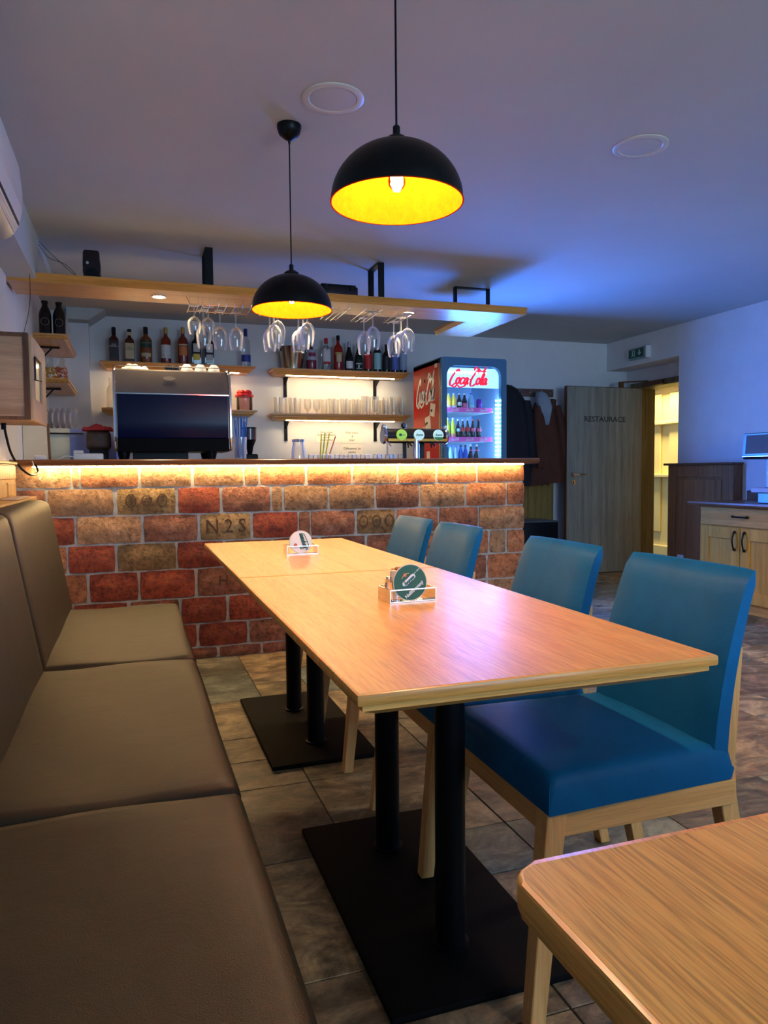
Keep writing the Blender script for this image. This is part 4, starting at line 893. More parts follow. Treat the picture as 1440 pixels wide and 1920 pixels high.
for k in range(6):
    x = -0.56 + k * 0.036
    l = 'glass bowl standing on edge on the dishwasher, %s from the left' % ['first', 'second', 'third', 'fourth', 'fifth', 'last'][k]
    if pl0 is None:
        b = B().lathe([(0.001, 0.0), (0.035, 0.001), (0.062, 0.012), (0.07, 0.024), (0.069, 0.026), (0.060, 0.014), (0.034, 0.003), (0.001, 0.002)], (0, 0, 0), 24, 'x').xf(Matrix.Rotation(math.radians(20), 4, 'Z'))
        pl0 = single('glass_bowl', b, M_crystal, l, 'bowl', (0, 0, 0), 'glass bowls on the dishwasher'); pl0.location = (x, 5.3, 1.457)
    else: dup(pl0, (x, 5.3, 1.457), rotz=random.uniform(-.1, .1), label=l)
def cloth(x0, x1, y0, y1, z0, h, seed, n=26):
    b = B()
    def f(u, v):
        x = x0 + (x1 - x0) * u; y = y0 + (y1 - y0) * v
        e = min(u, 1 - u, v, 1 - v); z = z0 + h * (math.sin(PI * u) * math.sin(PI * v)) ** 0.22 * (0.6 + 0.24 * math.sin(10 * u + 4 * v + seed) + 0.16 * math.sin(19 * v - 11 * u + seed * 2))
        return (x + 0.008 * math.sin(12 * v), y + 0.008 * math.sin(14 * u), z + (0.006 * math.sin(30 * u) * e))
    b.grid(f, n, n)
    bd = [e for e in b.bm.edges if e.is_boundary]; ex_ = bmesh.ops.extrude_edge_only(b.bm, edges=bd)
    for q in ex_['geom']:
        if isinstance(q, bmesh.types.BMVert): q.co.z = z0 - 0.001
    return b
kb = thing('knock_box', 'dark brown rounded container at the back left of the bar, under the red cloth', 'container', (-0.21, 4.93, 1.166))
obj('body', B().box(-0.268, -0.125, 4.80, 4.93, 1.232, 1.352, 0.025, 3), plain('dark_brown_plastic', (0.06, 0.035, 0.022), 0.45, var=0.3, scale=30), kb, ang=60)
obj('foot', B().box(-0.25, -0.14, 4.82, 4.91, 1.166, 1.235), M_black, kb)
single('red_cloth', cloth(-0.285, -0.115, 4.79, 4.95, 1.353, 0.042, 1.3), plain('red_terry', (0.50, 0.035, 0.035), 0.9, bump=0.5, bscale=300), 'crumpled red cloth lying on the dark brown container', 'cloth', (-0.2, 4.87, 1.353), ang=70)
ps = thing('power_strip', 'white power strip lying on the left end of the bar top', 'power strip', (-0.25, 4.55, 1.166))
obj('body', B().box(-0.32, -0.16, 4.52, 4.57, 1.1665, 1.205, 0.008, 2), M_white, ps); obj('plug', B().box(-0.325, -0.27, 4.60, 4.64, 1.1665, 1.225, 0.006, 2), M_white, ps)
obj('lead', B().tube(smooth_pts([(-0.32, 4.545, 1.185), (-0.36, 4.54, 1.19), (-0.40, 4.55, 1.172), (-0.44, 4.6, 1.17)]), 0.004, 6), M_white, ps)
single('adapter', B().box(-0.51, -0.45, 4.42, 4.46, 1.1665, 1.192, 0.008, 2), M_white, 'small white adapter lying on the left end of the bar top', 'adapter', (-0.48, 4.44, 1.1665))

# ================================================================== BOTTLE SHELVES
def wallshelf(x0, x1, z, label, brx, led=True, zt=0.055):
    t = thing('wall_shelf', label, 'shelf', ((x0 + x1) / 2, 6.62, z - zt), 'moulded wooden wall shelves behind the bar')
    b = B(); q = 0.05
    o = [(x0, 6.50), (x1, 6.50), (x1, 6.75), (x0, 6.75)]; i = [(x0 + q, 6.50 + q), (x1 - q, 6.50 + q), (x1 - q, 6.75), (x0 + q, 6.75)]; m = [(x0 + q * .45, 6.50 + q * .45), (x1 - q * .45, 6.50 + q * .45), (x1 - q * .45, 6.75), (x0 + q * .45, 6.75)]
    R_ = [[b.bm.verts.new((p[0], p[1], zz)) for p in ring] for ring, zz in ((o, z), (o, z - 0.012), (m, z - 0.022), (m, z - 0.028), (i, z - zt))]
    for A, C in zip(R_, R_[1:]):
        for k in range(4): b.bm.faces.new((A[k], A[(k + 1) % 4], C[(k + 1) % 4], C[k]))
    b.bm.faces.new(R_[0]); b.bm.faces.new(R_[-1][::-1]); obj('board', b, M_shelf, t, ang=20)
    for x in brx: obj('bracket', B().box(x - 0.015, x + 0.015, 6.735, 6.748, z - zt - 0.18, z - zt, 0.001).prism([(6.60, z - zt), (6.735, z - zt), (6.735, z - zt - 0.07), (6.72, z - zt - 0.07), (6.60, z - zt - 0.012)], 'x', x - 0.004, x + 0.004), M_black, t)
    if led: obj('light_strip', B().box(x0 + 0.14, x1 - 0.14, 6.565, 6.580, z - zt - 0.006, z - zt - 0.0005), M_ledshelf, t)
wallshelf(-0.238, 1.042, 2.016, 'upper left wall shelf with spirits bottles above the espresso machine', (0.83,))
wallshelf(1.183, 2.493, 2.010, 'upper right wall shelf with gin and wine bottles', (1.345, 2.215))
wallshelf(-0.235, 1.049, 1.632, 'lower left wall shelf behind the espresso machine', (), led=False, zt=0.05)
wallshelf(1.176, 2.490, 1.610, 'lower right wall shelf crowded with beer glasses', (1.345, 2.215))
def bottle(x, z, r, h, kind, gl, capc, label, labels=(), y=6.62, grp='bottles on the upper wall shelves', name='bottle', square=False, lid=None, caph=None):
    t = thing(name, label, 'bottle', (x, y, z), grp); z += 0.0008
    if kind == 'spirit': pf = [(r * .92, 0), (r, .01), (r, h * .62), (r * .9, h * .68), (r * .42, h * .76), (r * .34, h * .80), (r * .34, h * .94)]
    elif kind == 'wine': pf = [(r * .94, 0), (r, .008), (r, h * .60), (r * .82, h * .68), (r * .42, h * .76), (r * .38, h * .82), (r * .38, h * .98)]
    elif kind == 'champ': pf = [(r * .9, 0), (r, .008), (r, h * .45), (r * .8, h * .58), (r * .48, h * .74), (r * .38, h * .84), (r * .38, h * .97)]
    elif kind == 'slope': pf = [(r * .95, 0), (r, .01), (r * .96, h * .5), (r * 1.0, h * .66), (r * .75, h * .74), (r * .36, h * .80), (r * .33, h * .94)]
    elif kind == 'soda': pf = [(r * .8, 0), (r * .95, .005), (r * .88, h * .28), (r, h * .42), (r * .95, h * .55), (r * .5, h * .75), (r * .38, h * .86), (r * .38, h * .94)]
    elif kind == 'pet': pf = [(r * .9, 0), (r, .006), (r, h * .62), (r * .7, h * .76), (r * .4, h * .86), (r * .4, h * .93)]
    elif kind == 'can': pf = [(r * .85, 0), (r, h * .06), (r, h * .9), (r * .82, h * .98), (r * .8, h)]
    n = 4 if square else 18
    b = B().lathe([(a * (1.2 if square else 1), c2) for a, c2 in pf], (0, 0, 0), n)
    if square:
        b.xf(Matrix.Rotation(PI / 4, 4, 'Z')); bmesh.ops.bevel(b.bm, geom=[e for e in b.bm.edges if abs(e.verts[0].co.z - e.verts[1].co.z) > 0.004], offset=r * 0.28, segments=2, affect='EDGES')
    b.xf(Matrix.Translation((x, y, z))); obj('glass_body', b, gl, t, ang=40)
    if kind != 'can':
        zc = h * (.92 if kind in ('spirit', 'slope', 'soda', 'pet') else .74); rr = r * (.38 if kind != 'spirit' else .38) + 0.001
        if caph: zc = h * caph
        obj('cap', B().lathe([(rr, zc), (rr, h * .99), (rr * .8, h)], (x, y, z), 14), capc, t)
    for (zf0, zf1, m, wf) in labels:
        rr = (r * 0.90 if square else r) + 0.0012; a0 = math.radians(62 * wf)
        lb_ = B()
        if square:
            lb_.box(x - r * .78 * wf, x + r * .78 * wf, y - r * .86, y - r * .84, z + h * zf0, z + h * zf1)
        else:
            def f(u, v): a = -PI / 2 - a0 + 2 * a0 * u; return (x + rr * math.cos(a), y + rr * math.sin(a), z + h * (zf0 + (zf1 - zf0) * v))
            lb_.grid(f, 8, 1)
        obj('label', lb_, m, t)
    return t
def pm(n, c, **k): return plain(n, c, **k)
L_blk = pm('label_black', (0.012, 0.012, 0.012), rough=0.5); L_crm = pm('label_cream', (0.62, 0.50, 0.28), rough=0.6); L_wht = pm('label_white', (0.7, 0.7, 0.7), rough=0.6)
L_yel = pm('label_yellow', (0.75, 0.52, 0.03), rough=0.5); L_gry = pm('label_grey', (0.45, 0.44, 0.44), rough=0.5); L_blu = pm('label_blue', (0.03, 0.05, 0.32), rough=0.5)
L_red = pm('label_red', (0.55, 0.02, 0.02), rough=0.5); L_grn = pm('label_green', (0.01, 0.05, 0.03), rough=0.5); L_aqua = pm('label_aqua', (0.35, 0.62, 0.62), rough=0.5); L_sky = pm('label_sky', (0.35, 0.45, 0.6), rough=0.5); L_royal = pm('label_royal', (0.10, 0.16, 0.5), rough=0.5)
L_org = pm('label_orange', (0.65, 0.20, 0.05), rough=0.5); L_gold = pm('label_gold', (0.55, 0.36, 0.08), rough=0.4)
G_whis = plain('whisky_dark', (0.09, 0.018, 0.008), 0.1, var=0.2, spec=0.6); G_amb = plain('whisky_amber', (0.28, 0.07, 0.012), 0.1, var=0.25, spec=0.6); G_rum = plain('rum_red_brown', (0.22, 0.025, 0.012), 0.1, var=0.2, spec=0.6)
G_blk = plain('bottle_black', (0.008, 0.008, 0.008), 0.12, var=0.1); G_clr = crystal('bottle_clear', (0.93, 0.96, 0.97)); G_pink = plain('gin_pink', (0.22, 0.02, 0.04), 0.15); G_grn = plain('bottle_green', (0.006, 0.02, 0.01), 0.1); G_redv = plain('aperitif_red', (0.35, 0.015, 0.008), 0.12, spec=0.6)
C_blk = M_blackgloss; C_gold = plain('cap_gold', (0.55, 0.34, 0.08), 0.35, 0.6); C_red = plain('cap_red', (0.5, 0.01, 0.01), 0.35); C_silv = M_steel; C_navy = plain('cap_navy', (0.02, 0.03, 0.2), 0.35)
zA, zB = 2.016, 2.010
def lab(t, s, size, x, z, m, r=0.045): text('label_lettering', s, size, m, t, FRONT(x, 6.62 - r - 0.0022, z), 0.0002)
t = bottle(-0.125, zA, 0.044, 0.295, 'spirit', G_whis, C_blk, 'square dark whiskey bottle with black label, leftmost on the shelf', [(.10, .60, L_blk, 1)], square=True, caph=.78)
lab(t, "JACK\nDANIEL'S", 0.017, -0.125, zA + 0.14, L_wht, 0.04)
t = bottle(-0.001, zA, 0.044, 0.285, 'spirit', G_whis, C_blk, 'square whiskey bottle with cream label and black cap', [(.12, .58, L_crm, 1), (.80, .90, L_crm, .5)], square=True, caph=.88)
lab(t, "JACK\nDANIEL'S", 0.016, -0.001, zA + 0.12, L_blk, 0.04)
t = bottle(0.130, zA, 0.050, 0.31, 'spirit', G_amb, C_blk, 'amber whiskey bottle with black and cream labels', [(.42, .62, L_grn, 1), (.18, .28, L_crm, .8)], caph=.80)
lab(t, 'TULLAMORE', 0.014, 0.130, zA + 0.17, L_gold, 0.051)
t = bottle(0.293, zA, 0.043, 0.315, 'spirit', G_rum, C_gold, 'red brown rum bottle with white label and gold cap', [(.16, .52, L_wht, 1), (.20, .26, L_gold, 1.02)], caph=.83)
bottle(0.435, zA, 0.043, 0.325, 'spirit', G_rum, C_gold, 'red brown bottle with orange label and gold cap, beside the black bottles', [(.24, .48, L_org, .8), (.50, .54, L_crm, .9)], caph=.83)
bottle(0.545, zA, 0.046, 0.30, 'spirit', G_blk, C_blk, 'black square bottle with white and yellow labels', [(.15, .32, L_yel, .75), (.38, .62, L_gry, .75)], square=True)
bottle(0.655, zA, 0.046, 0.30, 'spirit', G_blk, C_blk, 'black square bottle with white and silver labels', [(.15, .32, L_gry, .75), (.38, .62, L_wht, .75)], square=True)
bottle(0.974, zA, 0.040, 0.34, 'wine', G_clr, C_navy, 'clear vodka bottle with blue band and navy cap', [(.14, .32, L_blu, 1.3)], caph=.80)
ib = thing('ice_bucket', 'steel ice bucket at the left end of the upper right shelf', 'ice bucket', (1.39, 6.62, zB))
obj('pail', B().lathe([(0.085, zB + 0.001), (0.09, zB + 0.004), (0.118, zB + 0.195), (0.121, zB + 0.2), (0.115, zB + 0.2), (0.087, zB + 0.01)], (1.39, 6.62, 0), 32), plain('bucket_steel', (0.42, 0.34, 0.24), 0.18, 1.0), ib)
for s in (-1, 1): obj('handle', B().lathe([(0.006, 0), (0.016, 0.006), (0.016, 0.012), (0.004, 0.018)], (1.39 + s * 0.115 - (0.018 if s < 0 else 0), 6.60, zB + 0.17), 12, 'x'), M_chrome, ib)
bottle(1.567, zB, 0.047, 0.255, 'spirit', G_pink, C_blk, 'pink gin bottle with pale label beside the ice bucket', [(.36, .72, pm('label_frost', (0.42, 0.45, 0.52), rough=0.3), 1.4), (.48, .62, pm('label_plum', (0.25, 0.02, 0.06)), .7)], caph=.80)
t = bottle(1.708, zB, 0.044, 0.30, 'spirit', G_clr, C_red, 'clear gin bottle with white label and red cap', [(.28, .66, L_wht, .8), (.20, .27, L_red, .7)], caph=.83)
lab(t, 'GIN', 0.014, 1.708, zB + 0.19, L_red, 0.045)
bottle(1.822, zB, 0.043, 0.33, 'spirit', G_redv, C_blk, 'red bitter bottle with slanted label and black cap', [(.26, .46, L_crm, .55), (.46, .52, L_gold, .8)], caph=.86)
bottle(1.926, zB, 0.038, 0.28, 'champ', G_blk, C_silv, 'dark sparkling wine bottle with silver neck and white shield label', [(.10, .34, L_wht, .9)], caph=.76)
bottle(2.017, zB, 0.037, 0.27, 'champ', G_grn, C_blk, 'dark green wine bottle behind the hanging glasses', [(.10, .13, L_gry, .8), (.26, .30, L_gry, .8)])
for x, m, h, l in ((2.110, L_red, .30, 'red'), (2.203, L_aqua, .315, 'pale green'), (2.292, L_blk, .27, 'black'), (2.378, L_royal, .29, 'blue'), (2.462, L_sky, .335, 'light grey blue')):
    bottle(x, zB, 0.036, h, 'wine', G_blk, C_blk, 'dark wine bottle with a %s label on the upper right shelf' % l, [(.10, .58, m, 1.15)])
# beer glasses on the lower right shelf
GG = 'beer glasses on the lower right shelf'
def tumbler(h, r0, r1): return [(0.001, 0.002), (r0, 0), (r0 + .001, .004), (r1, h), (r1 - .0018, h), (r0 - .0015, .010), (0.001, .009)]
kinds = {'tall': [(0.001, 0.002), (.026, 0), (.027, .004), (.025, .03), (.033, .12), (.034, .175), (.0322, .175), (.031, .12), (.023, .032), (.001, .012)],
         'mid': tumbler(.145, .028, .037), 'stem': [(.001, .001), (.032, 0), (.032, .002), (.008, .006), (.006, .02), (.03, .05), (.034, .09), (.029, .135), (.0275, .135), (.032, .09), (.028, .052), (.001, .026)]}
src = {}
seq = [('mid', 1.24, 0), ('mid', 1.31, 1), ('mid', 1.375, 0), ('mid', 1.44, 1), ('stem', 1.515, 0), ('stem', 1.60, 0), ('mid', 1.69, 1), ('mid', 1.745, 0), ('mid', 1.80, 1), ('mid', 1.86, 0), ('mid', 1.915, 1), ('mid', 1.97, 0), ('mid', 2.02, 1),
       ('tall', 2.06, 0), ('tall', 2.115, 1), ('tall', 2.165, 0), ('mid', 2.215, 1), ('mid', 2.265, 0), ('tall', 2.30, 1), ('tall', 2.345, 0), ('tall', 2.39, 1), ('tall', 2.43, 0), ('tall', 2.455, 1)]
kn = {'mid': 'straight beer tumbler', 'tall': 'tall tulip beer glass', 'stem': 'short stemmed beer glass'}
for k, (kd, x, rw) in enumerate(seq):
    l = '%s, %s in the %s row of the glass shelf' % (kn[kd], ORD[sum(1 for a in seq[:k] if a[2] == rw)] + ' from the left', 'back' if rw else 'front')
    if kd == 'stem': l = ('left' if k == 4 else 'right') + ' short stemmed glass on the lower right wall shelf'
    y = 6.575 + rw * 0.085
    if kd not in src:
        src[kd] = single('beer_glass', B().lathe(kinds[kd], n=18), M_beerglass, l, 'glass', (0, 0, 0), GG); src[kd].location = (x, y, 1.611)
    else: dup(src[kd], (x, y, 1.611), label=l)
# jar with red lid, carafe on the lower left shelf
jr = thing('candy_jar', 'clear jar with a red wavy lid beside the espresso machine', 'jar', (0.95, 6.6, 1.634))
obj('jar_body', B().lathe([(0.066, 0), (0.07, .006), (0.07, .12), (0.066, .12), (0.066, .01)], (0.95, 6.6, 1.634), 24), glass('jar_pink', (1.0, 0.86, 0.86), 0.1, refl=1.0, tr=0.85), jr)
lid = B().lathe([(0.001, .119), (0.082, .119), (0.082, .135), (0.06, .15), (0.03, .168), (0.001, .172)], (0.95, 6.6, 1.634), 24)
for k in range(6): lid.lathe([(0.002, -.022), (0.02, -.012), (0.024, 0.004), (0.012, .02), (0.002, .024)], (0.95 + 0.045 * math.cos(k * PI / 3), 6.6 + 0.045 * math.sin(k * PI / 3), 1.634 + 0.158), 10)
obj('lid', lid, plain('lid_red', (0.8, 0.015, 0.02), 0.35), jr)
single('decanter', B().lathe([(0.04, 0), (0.045, .005), (0.045, .15), (0.02, .20), (0.022, .26), (0.020, .26), (0.018, .20), (0.043, .15), (0.042, .01)], (-0.155, 6.62, 1.634), 20), M_beerglass, 'tall clear carafe left of the espresso machine on the lower shelf', 'carafe', (-0.155, 6.62, 1.634))
# papers on the wall
def paper(x0, x1, z0, z1, lines, size, label):
    t = thing('paper_notice', label, 'notice', ((x0 + x1) / 2, 6.748, (z0 + z1) / 2), 'printed notices on the back wall')
    obj('sheet', B().box(x0, x1, 6.7455, 6.7475, z0, z1), M_paper, t)
    for zz, s in lines: text('printed_line', s, size, M_ink, t, FRONT((x0 + x1) / 2, 6.7445, zz), 0.0002)
paper(1.628, 1.838, 1.360, 1.476, [(1.458, 'Zákaz prodeje'), (1.433, 'alkoholických nápojů'), (1.409, 'osobám'), (1.385, 'mladším 18 let')], 0.021, 'white paper notice with four printed lines, left of the others')
paper(1.877, 2.089, 1.356, 1.476, [(1.455, 'Malé menu'), (1.418, '1€'), (1.382, '30Kč')], 0.028, 'white paper notice with three printed lines on the upper right')
paper(1.877, 2.089, 1.235, 1.350, [(1.305, 'Děkujeme, že'), (1.27, 'platíte')], 0.030, 'white paper notice half hidden below the upper right one')

# ================================================================== ON THE BAR
em = thing('espresso_machine', 'large espresso machine with dark blue back panel standing on the bar', 'espresso machine', (0.235, 4.72, 1.166))
M_navy = plain('machine_navy', (0.002, 0.005, 0.035), 0.25, var=0.1, spec=0.15)
body = [(4.52, 1.215), (4.505, 1.23), (4.498, 1.40), (4.505, 1.549), (4.56, 1.690), (4.58, 1.70), (4.94, 1.70), (4.96, 1.66), (4.96, 1.28), (4.92, 1.215)]
obj('body', B().prism(body, 'x', -0.085, 0.555), plain('machine_grey', (0.20, 0.17, 0.15), 0.35, 0.6), em, ang=40)
obj('back_panel', B().prism([(4.515, 1.225), (4.500, 1.24), (4.492, 1.40), (4.499, 1.546), (4.506, 1.546), (4.50, 1.40), (4.508, 1.24)], 'x', -0.078, 0.548), M_navy, em, ang=50)
obj('lower_skirt', B().box(-0.08, 0.55, 4.486, 4.50, 1.214, 1.292, 0.002), plain('skirt_black', (0.001, 0.001, 0.002), 0.5, spec=0.05), em)
obj('trim_strip', B().box(-0.085, 0.555, 4.494, 4.502, 1.546, 1.552), M_chrome, em)
obj('badge', B().lathe([(0.035, 0), (0.036, 0.002), (0.033, 0.0025)], (0, 0, 0), 26, 'y').xf(Matrix.Translation((0.215, 4.534, 1.645)) @ Matrix.Rotation(math.radians(-21), 4, 'X') @ Matrix.Diagonal((1, 1, .4, 1))), plain('badge_grey', (0.25, 0.22, 0.2), 0.4, 0.5), em)
for x in (-0.1, 0.556): obj('side_cheek', B().prism([(4.50, 1.22), (4.485, 1.30), (4.485, 1.55), (4.53, 1.68), (4.56, 1.712), (4.95, 1.712), (4.97, 1.66), (4.97, 1.22)], 'x', x, x + 0.014, 0.003), M_chrome, em, ang=40)
for x in (-0.05, 0.45):
    for y in (4.56, 4.88): obj('foot', B().lathe([(0.024, 0), (0.03, 0.02), (0.036, 0.048)], (x, y, 1.1665), 16), M_black, em)
obj('drip_tray', B().box(0.0, 0.32, 4.62, 4.95, 1.168, 1.215, 0.004), M_black, em)
obj('cup_rail', B().tube([(-0.08, 4.60, 1.705), (-0.08, 4.60, 1.722), (0.55, 4.60, 1.722), (0.55, 4.60, 1.705)], 0.003, 6), M_chrome, em)
cs = None
for k, (x, l) in enumerate(((0.325, 'white coffee cup on the espresso machine, leftmost of three'), (0.405, 'white coffee cup on the espresso machine, middle of three'), (0.485, 'white coffee cup on the espresso machine, rightmost of three'))):
    if cs is None:
        cs = thing('coffee_cup', l, 'cup', (0, 0, 0), 'white coffee cups on the espresso machine')
        obj('cup', B().lathe([(0.0375, 0), (0.036, .006), (0.031, .03), (0.02, .042), (0.018, .045), (0.001, .045)], n=20), M_white, cs); obj('handle', B().tube([(-0.033, 0, .03), (-0.050, 0, .028), (-0.052, 0, .012), (-0.036, 0, .008)], 0.0035, 6), M_white, cs); cs.location = (x, 4.64, 1.7005)
    else: dup(cs, (x, 4.64, 1.7005), label=l)
bc = None
for k, x in enumerate((0.215, 0.262)):
    l = 'small black espresso cup on the machine, %s of two' % ('left', 'right')[k]
    if bc is None: bc = single('espresso_cup', B().lathe([(0.023, 0), (0.024, .005), (0.020, .028), (0.012, .034), (0.001, .034)], n=18), plain('cup_dark', (0.01, 0.02, 0.035), 0.15), l, 'cup', (0, 0, 0), 'black espresso cups'); bc.location = (x, 4.63, 1.7005)
    else: dup(bc, (x, 4.63, 1.7005), label=l)
single('white_cloth', cloth(-0.06, 0.10, 4.62, 4.80, 1.703, 0.045, 2.4, 16), plain('cloth_white', (0.75, 0.72, 0.62), 0.9), 'folded white cloth on the left top of the espresso machine', 'cloth', (0.0, 4.7, 1.7))
# straws in a glass
sg = single('straw_glass', B().lathe(tumbler(.14, .034, .040), (0.635, 4.62, 1.1665), 22), M_beerglass, 'clear glass full of blue straws right of the espresso machine', 'glass', (0.635, 4.62, 1.1665))
M_str = plain('straw_blue', (0.01, 0.14, 0.55), 0.3)
s0 = None
for k in range(14):
    a = k * 2.4; r1 = 0.024 * math.sqrt((k + 1) / 14); tx, ty = 1.35 * r1 * math.cos(a), 1.35 * r1 * math.sin(a)
    o = single('blue_straw', B().tube([(r1 * .8 * math.cos(a), r1 * .8 * math.sin(a), 0), (tx, ty, 0.12), (tx * 1.4, ty * 1.4, 0.245 + 0.02 * math.sin(k * 3))], 0.0032, 6), M_str, 'blue straw in the glass beside the espresso machine', 'straw', (0, 0, 0), 'blue straws in the glass')
    o.location = (0.635, 4.62, 1.178)
gr = thing('coffee_grinder', 'small black coffee grinder behind the glass of blue straws', 'coffee grinder', (0.93, 6.2, 0.96))
obj('body', B().box(0.87, 0.99, 6.14, 6.26, 0.96, 1.24, 0.01).lathe([(0.02, 1.24), (0.03, 1.30), (0.055, 1.36)], (0.93, 6.2, 0), 16), M_black, gr)
obj('hopper', B().lathe([(0.055, 1.36), (0.058, 1.45), (0.054, 1.45), (0.05, 1.36)], (0.93, 6.2, 0), 20), plain('hopper_smoke', (0.09, 0.06, 0.07), 0.15), gr); obj('hopper_lid', B().lathe([(0.06, 1.45), (0.06, 1.462)], (0.93, 6.2, 0), 20), M_black, gr)
# upside-down printed beer glass
t = thing('inverted_beer_glass', 'beer glass standing upside down with a printed base on the middle of the bar', 'glass', (1.0, 4.62, 1.1665))
obj('glass_body', B().lathe([(0.044, 0), (0.043, .05), (0.035, .10), (0.038, .128), (0.030, .13), (0.030, .11), (0.041, .05), (0.042, .001)], (1.0, 4.62, 1.1665), 22), M_beerglass, t)
obj('base_ring', B().lathe([(0.0385, .112), (0.0395, .128), (0.03, .131)], (1.0, 4.62, 1.1665), 22), plain('faceted_base', (0.35, 0.36, 0.40), 0.15, 0.4, var=0.8, scale=60), t)
# dish rack full of upside-down glasses just behind the bar edge: tops are visible
rk = thing('glass_tray', 'low tray of washed glasses just behind the bar edge', 'tray', (1.42, 4.93, 1.166)); obj('tray', B().box(1.08, 1.765, 4.72, 4.95, 1.1665, 1.174, 0.003), M_blackgloss, rk)
g0 = None
for k in range(15):
    x = 1.115 + k * 0.045; l = 'small washed glass upside down in the bar tray, %s from the left' % ORD[k]
    if g0 is None: g0 = single('small_glass', B().lathe([(0.021, 0), (0.019, .028), (0.010, .030), (0.010, .026), (0.018, .024), (0.020, .001)], n=14), M_crystal, l, 'glass', (0, 0, 0), 'washed glasses in the tray'); g0.location = (x, 4.76, 1.1745)
    else: dup(g0, (x, 4.76 + 0.05 * (k % 2), 1.1745), label=l)
for k, (x, dx, dz, c, l) in enumerate(((1.212, 0.012, .172, (0.75, 0.68, 0.01), 'yellow'), (1.228, 0.022, .178, (0.45, 0.62, 0.02), 'yellow green'), (1.245, 0.035, .176, (0.80, 0.70, 0.02), 'slanted yellow'), (1.268, 0.055, .155, (0.75, 0.22, 0.18), 'pink'))):
    single('drinking_straw', B().tube([(x, 4.90, 1.174), (x + dx, 4.90, 1.174 + dz)], 0.0045, 8), plain('straw_' + l.replace(' ', '_'), c, 0.35), '%s straw standing behind the bar before the paper notices' % l, 'straw', (x, 5.0, 1.174))
# beer tap
tp = thing('beer_tap', 'beer tap tower with three round badges on the right half of the bar', 'beer tap', (1.876, 4.75, 1.166))
obj('pillar', B().lathe([(0.038, 1.166), (0.038, 1.172), (0.023, 1.176), (0.023, 1.30)], (1.876 - 0.03, 4.72, 0), 24), M_chrome, tp)
obj('rear_pillar', B().box(1.775, 1.80, 4.78, 4.80, 1.166, 1.30, 0.003).box(1.895, 1.935, 4.78, 4.81, 1.166, 1.30, 0.004), M_blackgloss, tp)
obj('barrel', B().lathe([(0.030, 1.615), (0.05, 1.622), (0.05, 2.085), (0.030, 2.092)], (0, 4.76, 1.328), 28, 'x'), plain('tap_black', (0.02, 0.02, 0.022), 0.2, 0.3), tp)
obj('brass_band', B().prism([(4.708, 1.290), (4.7075, 1.308), (4.7095, 1.308), (4.7095, 1.290)], 'x', 1.64, 2.075), plain('brass', (0.60, 0.30, 0.06), 0.3, 0.8), tp)
obj('brass_top', B().box(1.80, 1.92, 4.745, 4.775, 1.377, 1.383, 0.002), plain('brass_top', (0.4, 0.22, 0.08), 0.35, 0.8), tp)
for s, x in ((-1, 1.625), (1, 2.078)):
    obj('end_fitting', B().lathe([(0.052, 0), (0.058, .012), (0.052, .024)], (x - 0.012, 4.76, 1.328), 26, 'x').lathe([(0.008, 1.36), (0.018, 1.375), (0.018, 1.395), (0.006, 1.405)], (x, 4.76, 0), 14), M_chrome, tp)
for x, z in ((1.625, 1.29), (1.775, 1.29), (1.945, 1.29)):
    obj('spout', B().tube([(x, 4.70, z), (x, 4.685, z - 0.03), (x, 4.685, z - (0.10 if x < 1.7 else 0.045))], 0.006, 8).tube([(x + 0.01, 4.70, z - 0.01), (x + 0.03, 4.69, z - 0.035)], 0.006, 6), M_steel if x < 1.7 else M_black, tp)
obj('knob', B().lathe([(0.006, 0), (0.006, .012), (0.018, .02), (0.018, .038), (0.008, .046)], (1.77, 4.76, 1.37), 14), M_blackgloss, tp)
for x, c, w in ((1.735, (0.28, 0.55, 0.06), 'g'), (1.862, (0.45, 0.72, 0.75), 'w'), (2.005, (0.42, 0.70, 0.72), 'w2')):
    bg = obj('badge', B().lathe([(0.036, 0), (0.0375, .006), (0.0375, .012)], (x, 4.695, 1.333), 28, 'y'), plain('badge_' + w, c, 0.3, emis=c, es=0.35), tp, label='round %s badge' % ('green' if w == 'g' else 'white'))
    if w == 'w2': obj('badge_band', B().prism([(x + 0.0375 * math.cos(a), 1.333 + 0.0375 * math.sin(a)) for a in [PI * 1.12 + k * PI * .76 / 8 for k in range(9)]], 'y', 4.693, 4.6955), plain('badge_green', (0.05, 0.3, 0.06), 0.4), bg)
    if w != 'g': script('badge_lettering', 'Staropramen', M_dgreen, bg, (x, 4.6945, 1.335), (1, 0, 0), (0, 0, 1), 0.052, pen=0.2, thin=0.1, ext=0.0003)
    else: obj('badge_mark', B().lathe([(0.010, 0), (0.010, .002)], (x - 0.012, 4.693, 1.333), 12, 'y').box(x - 0.002, x + 0.02, 4.693, 4.695, 1.331, 1.334), M_dgreen, bg)

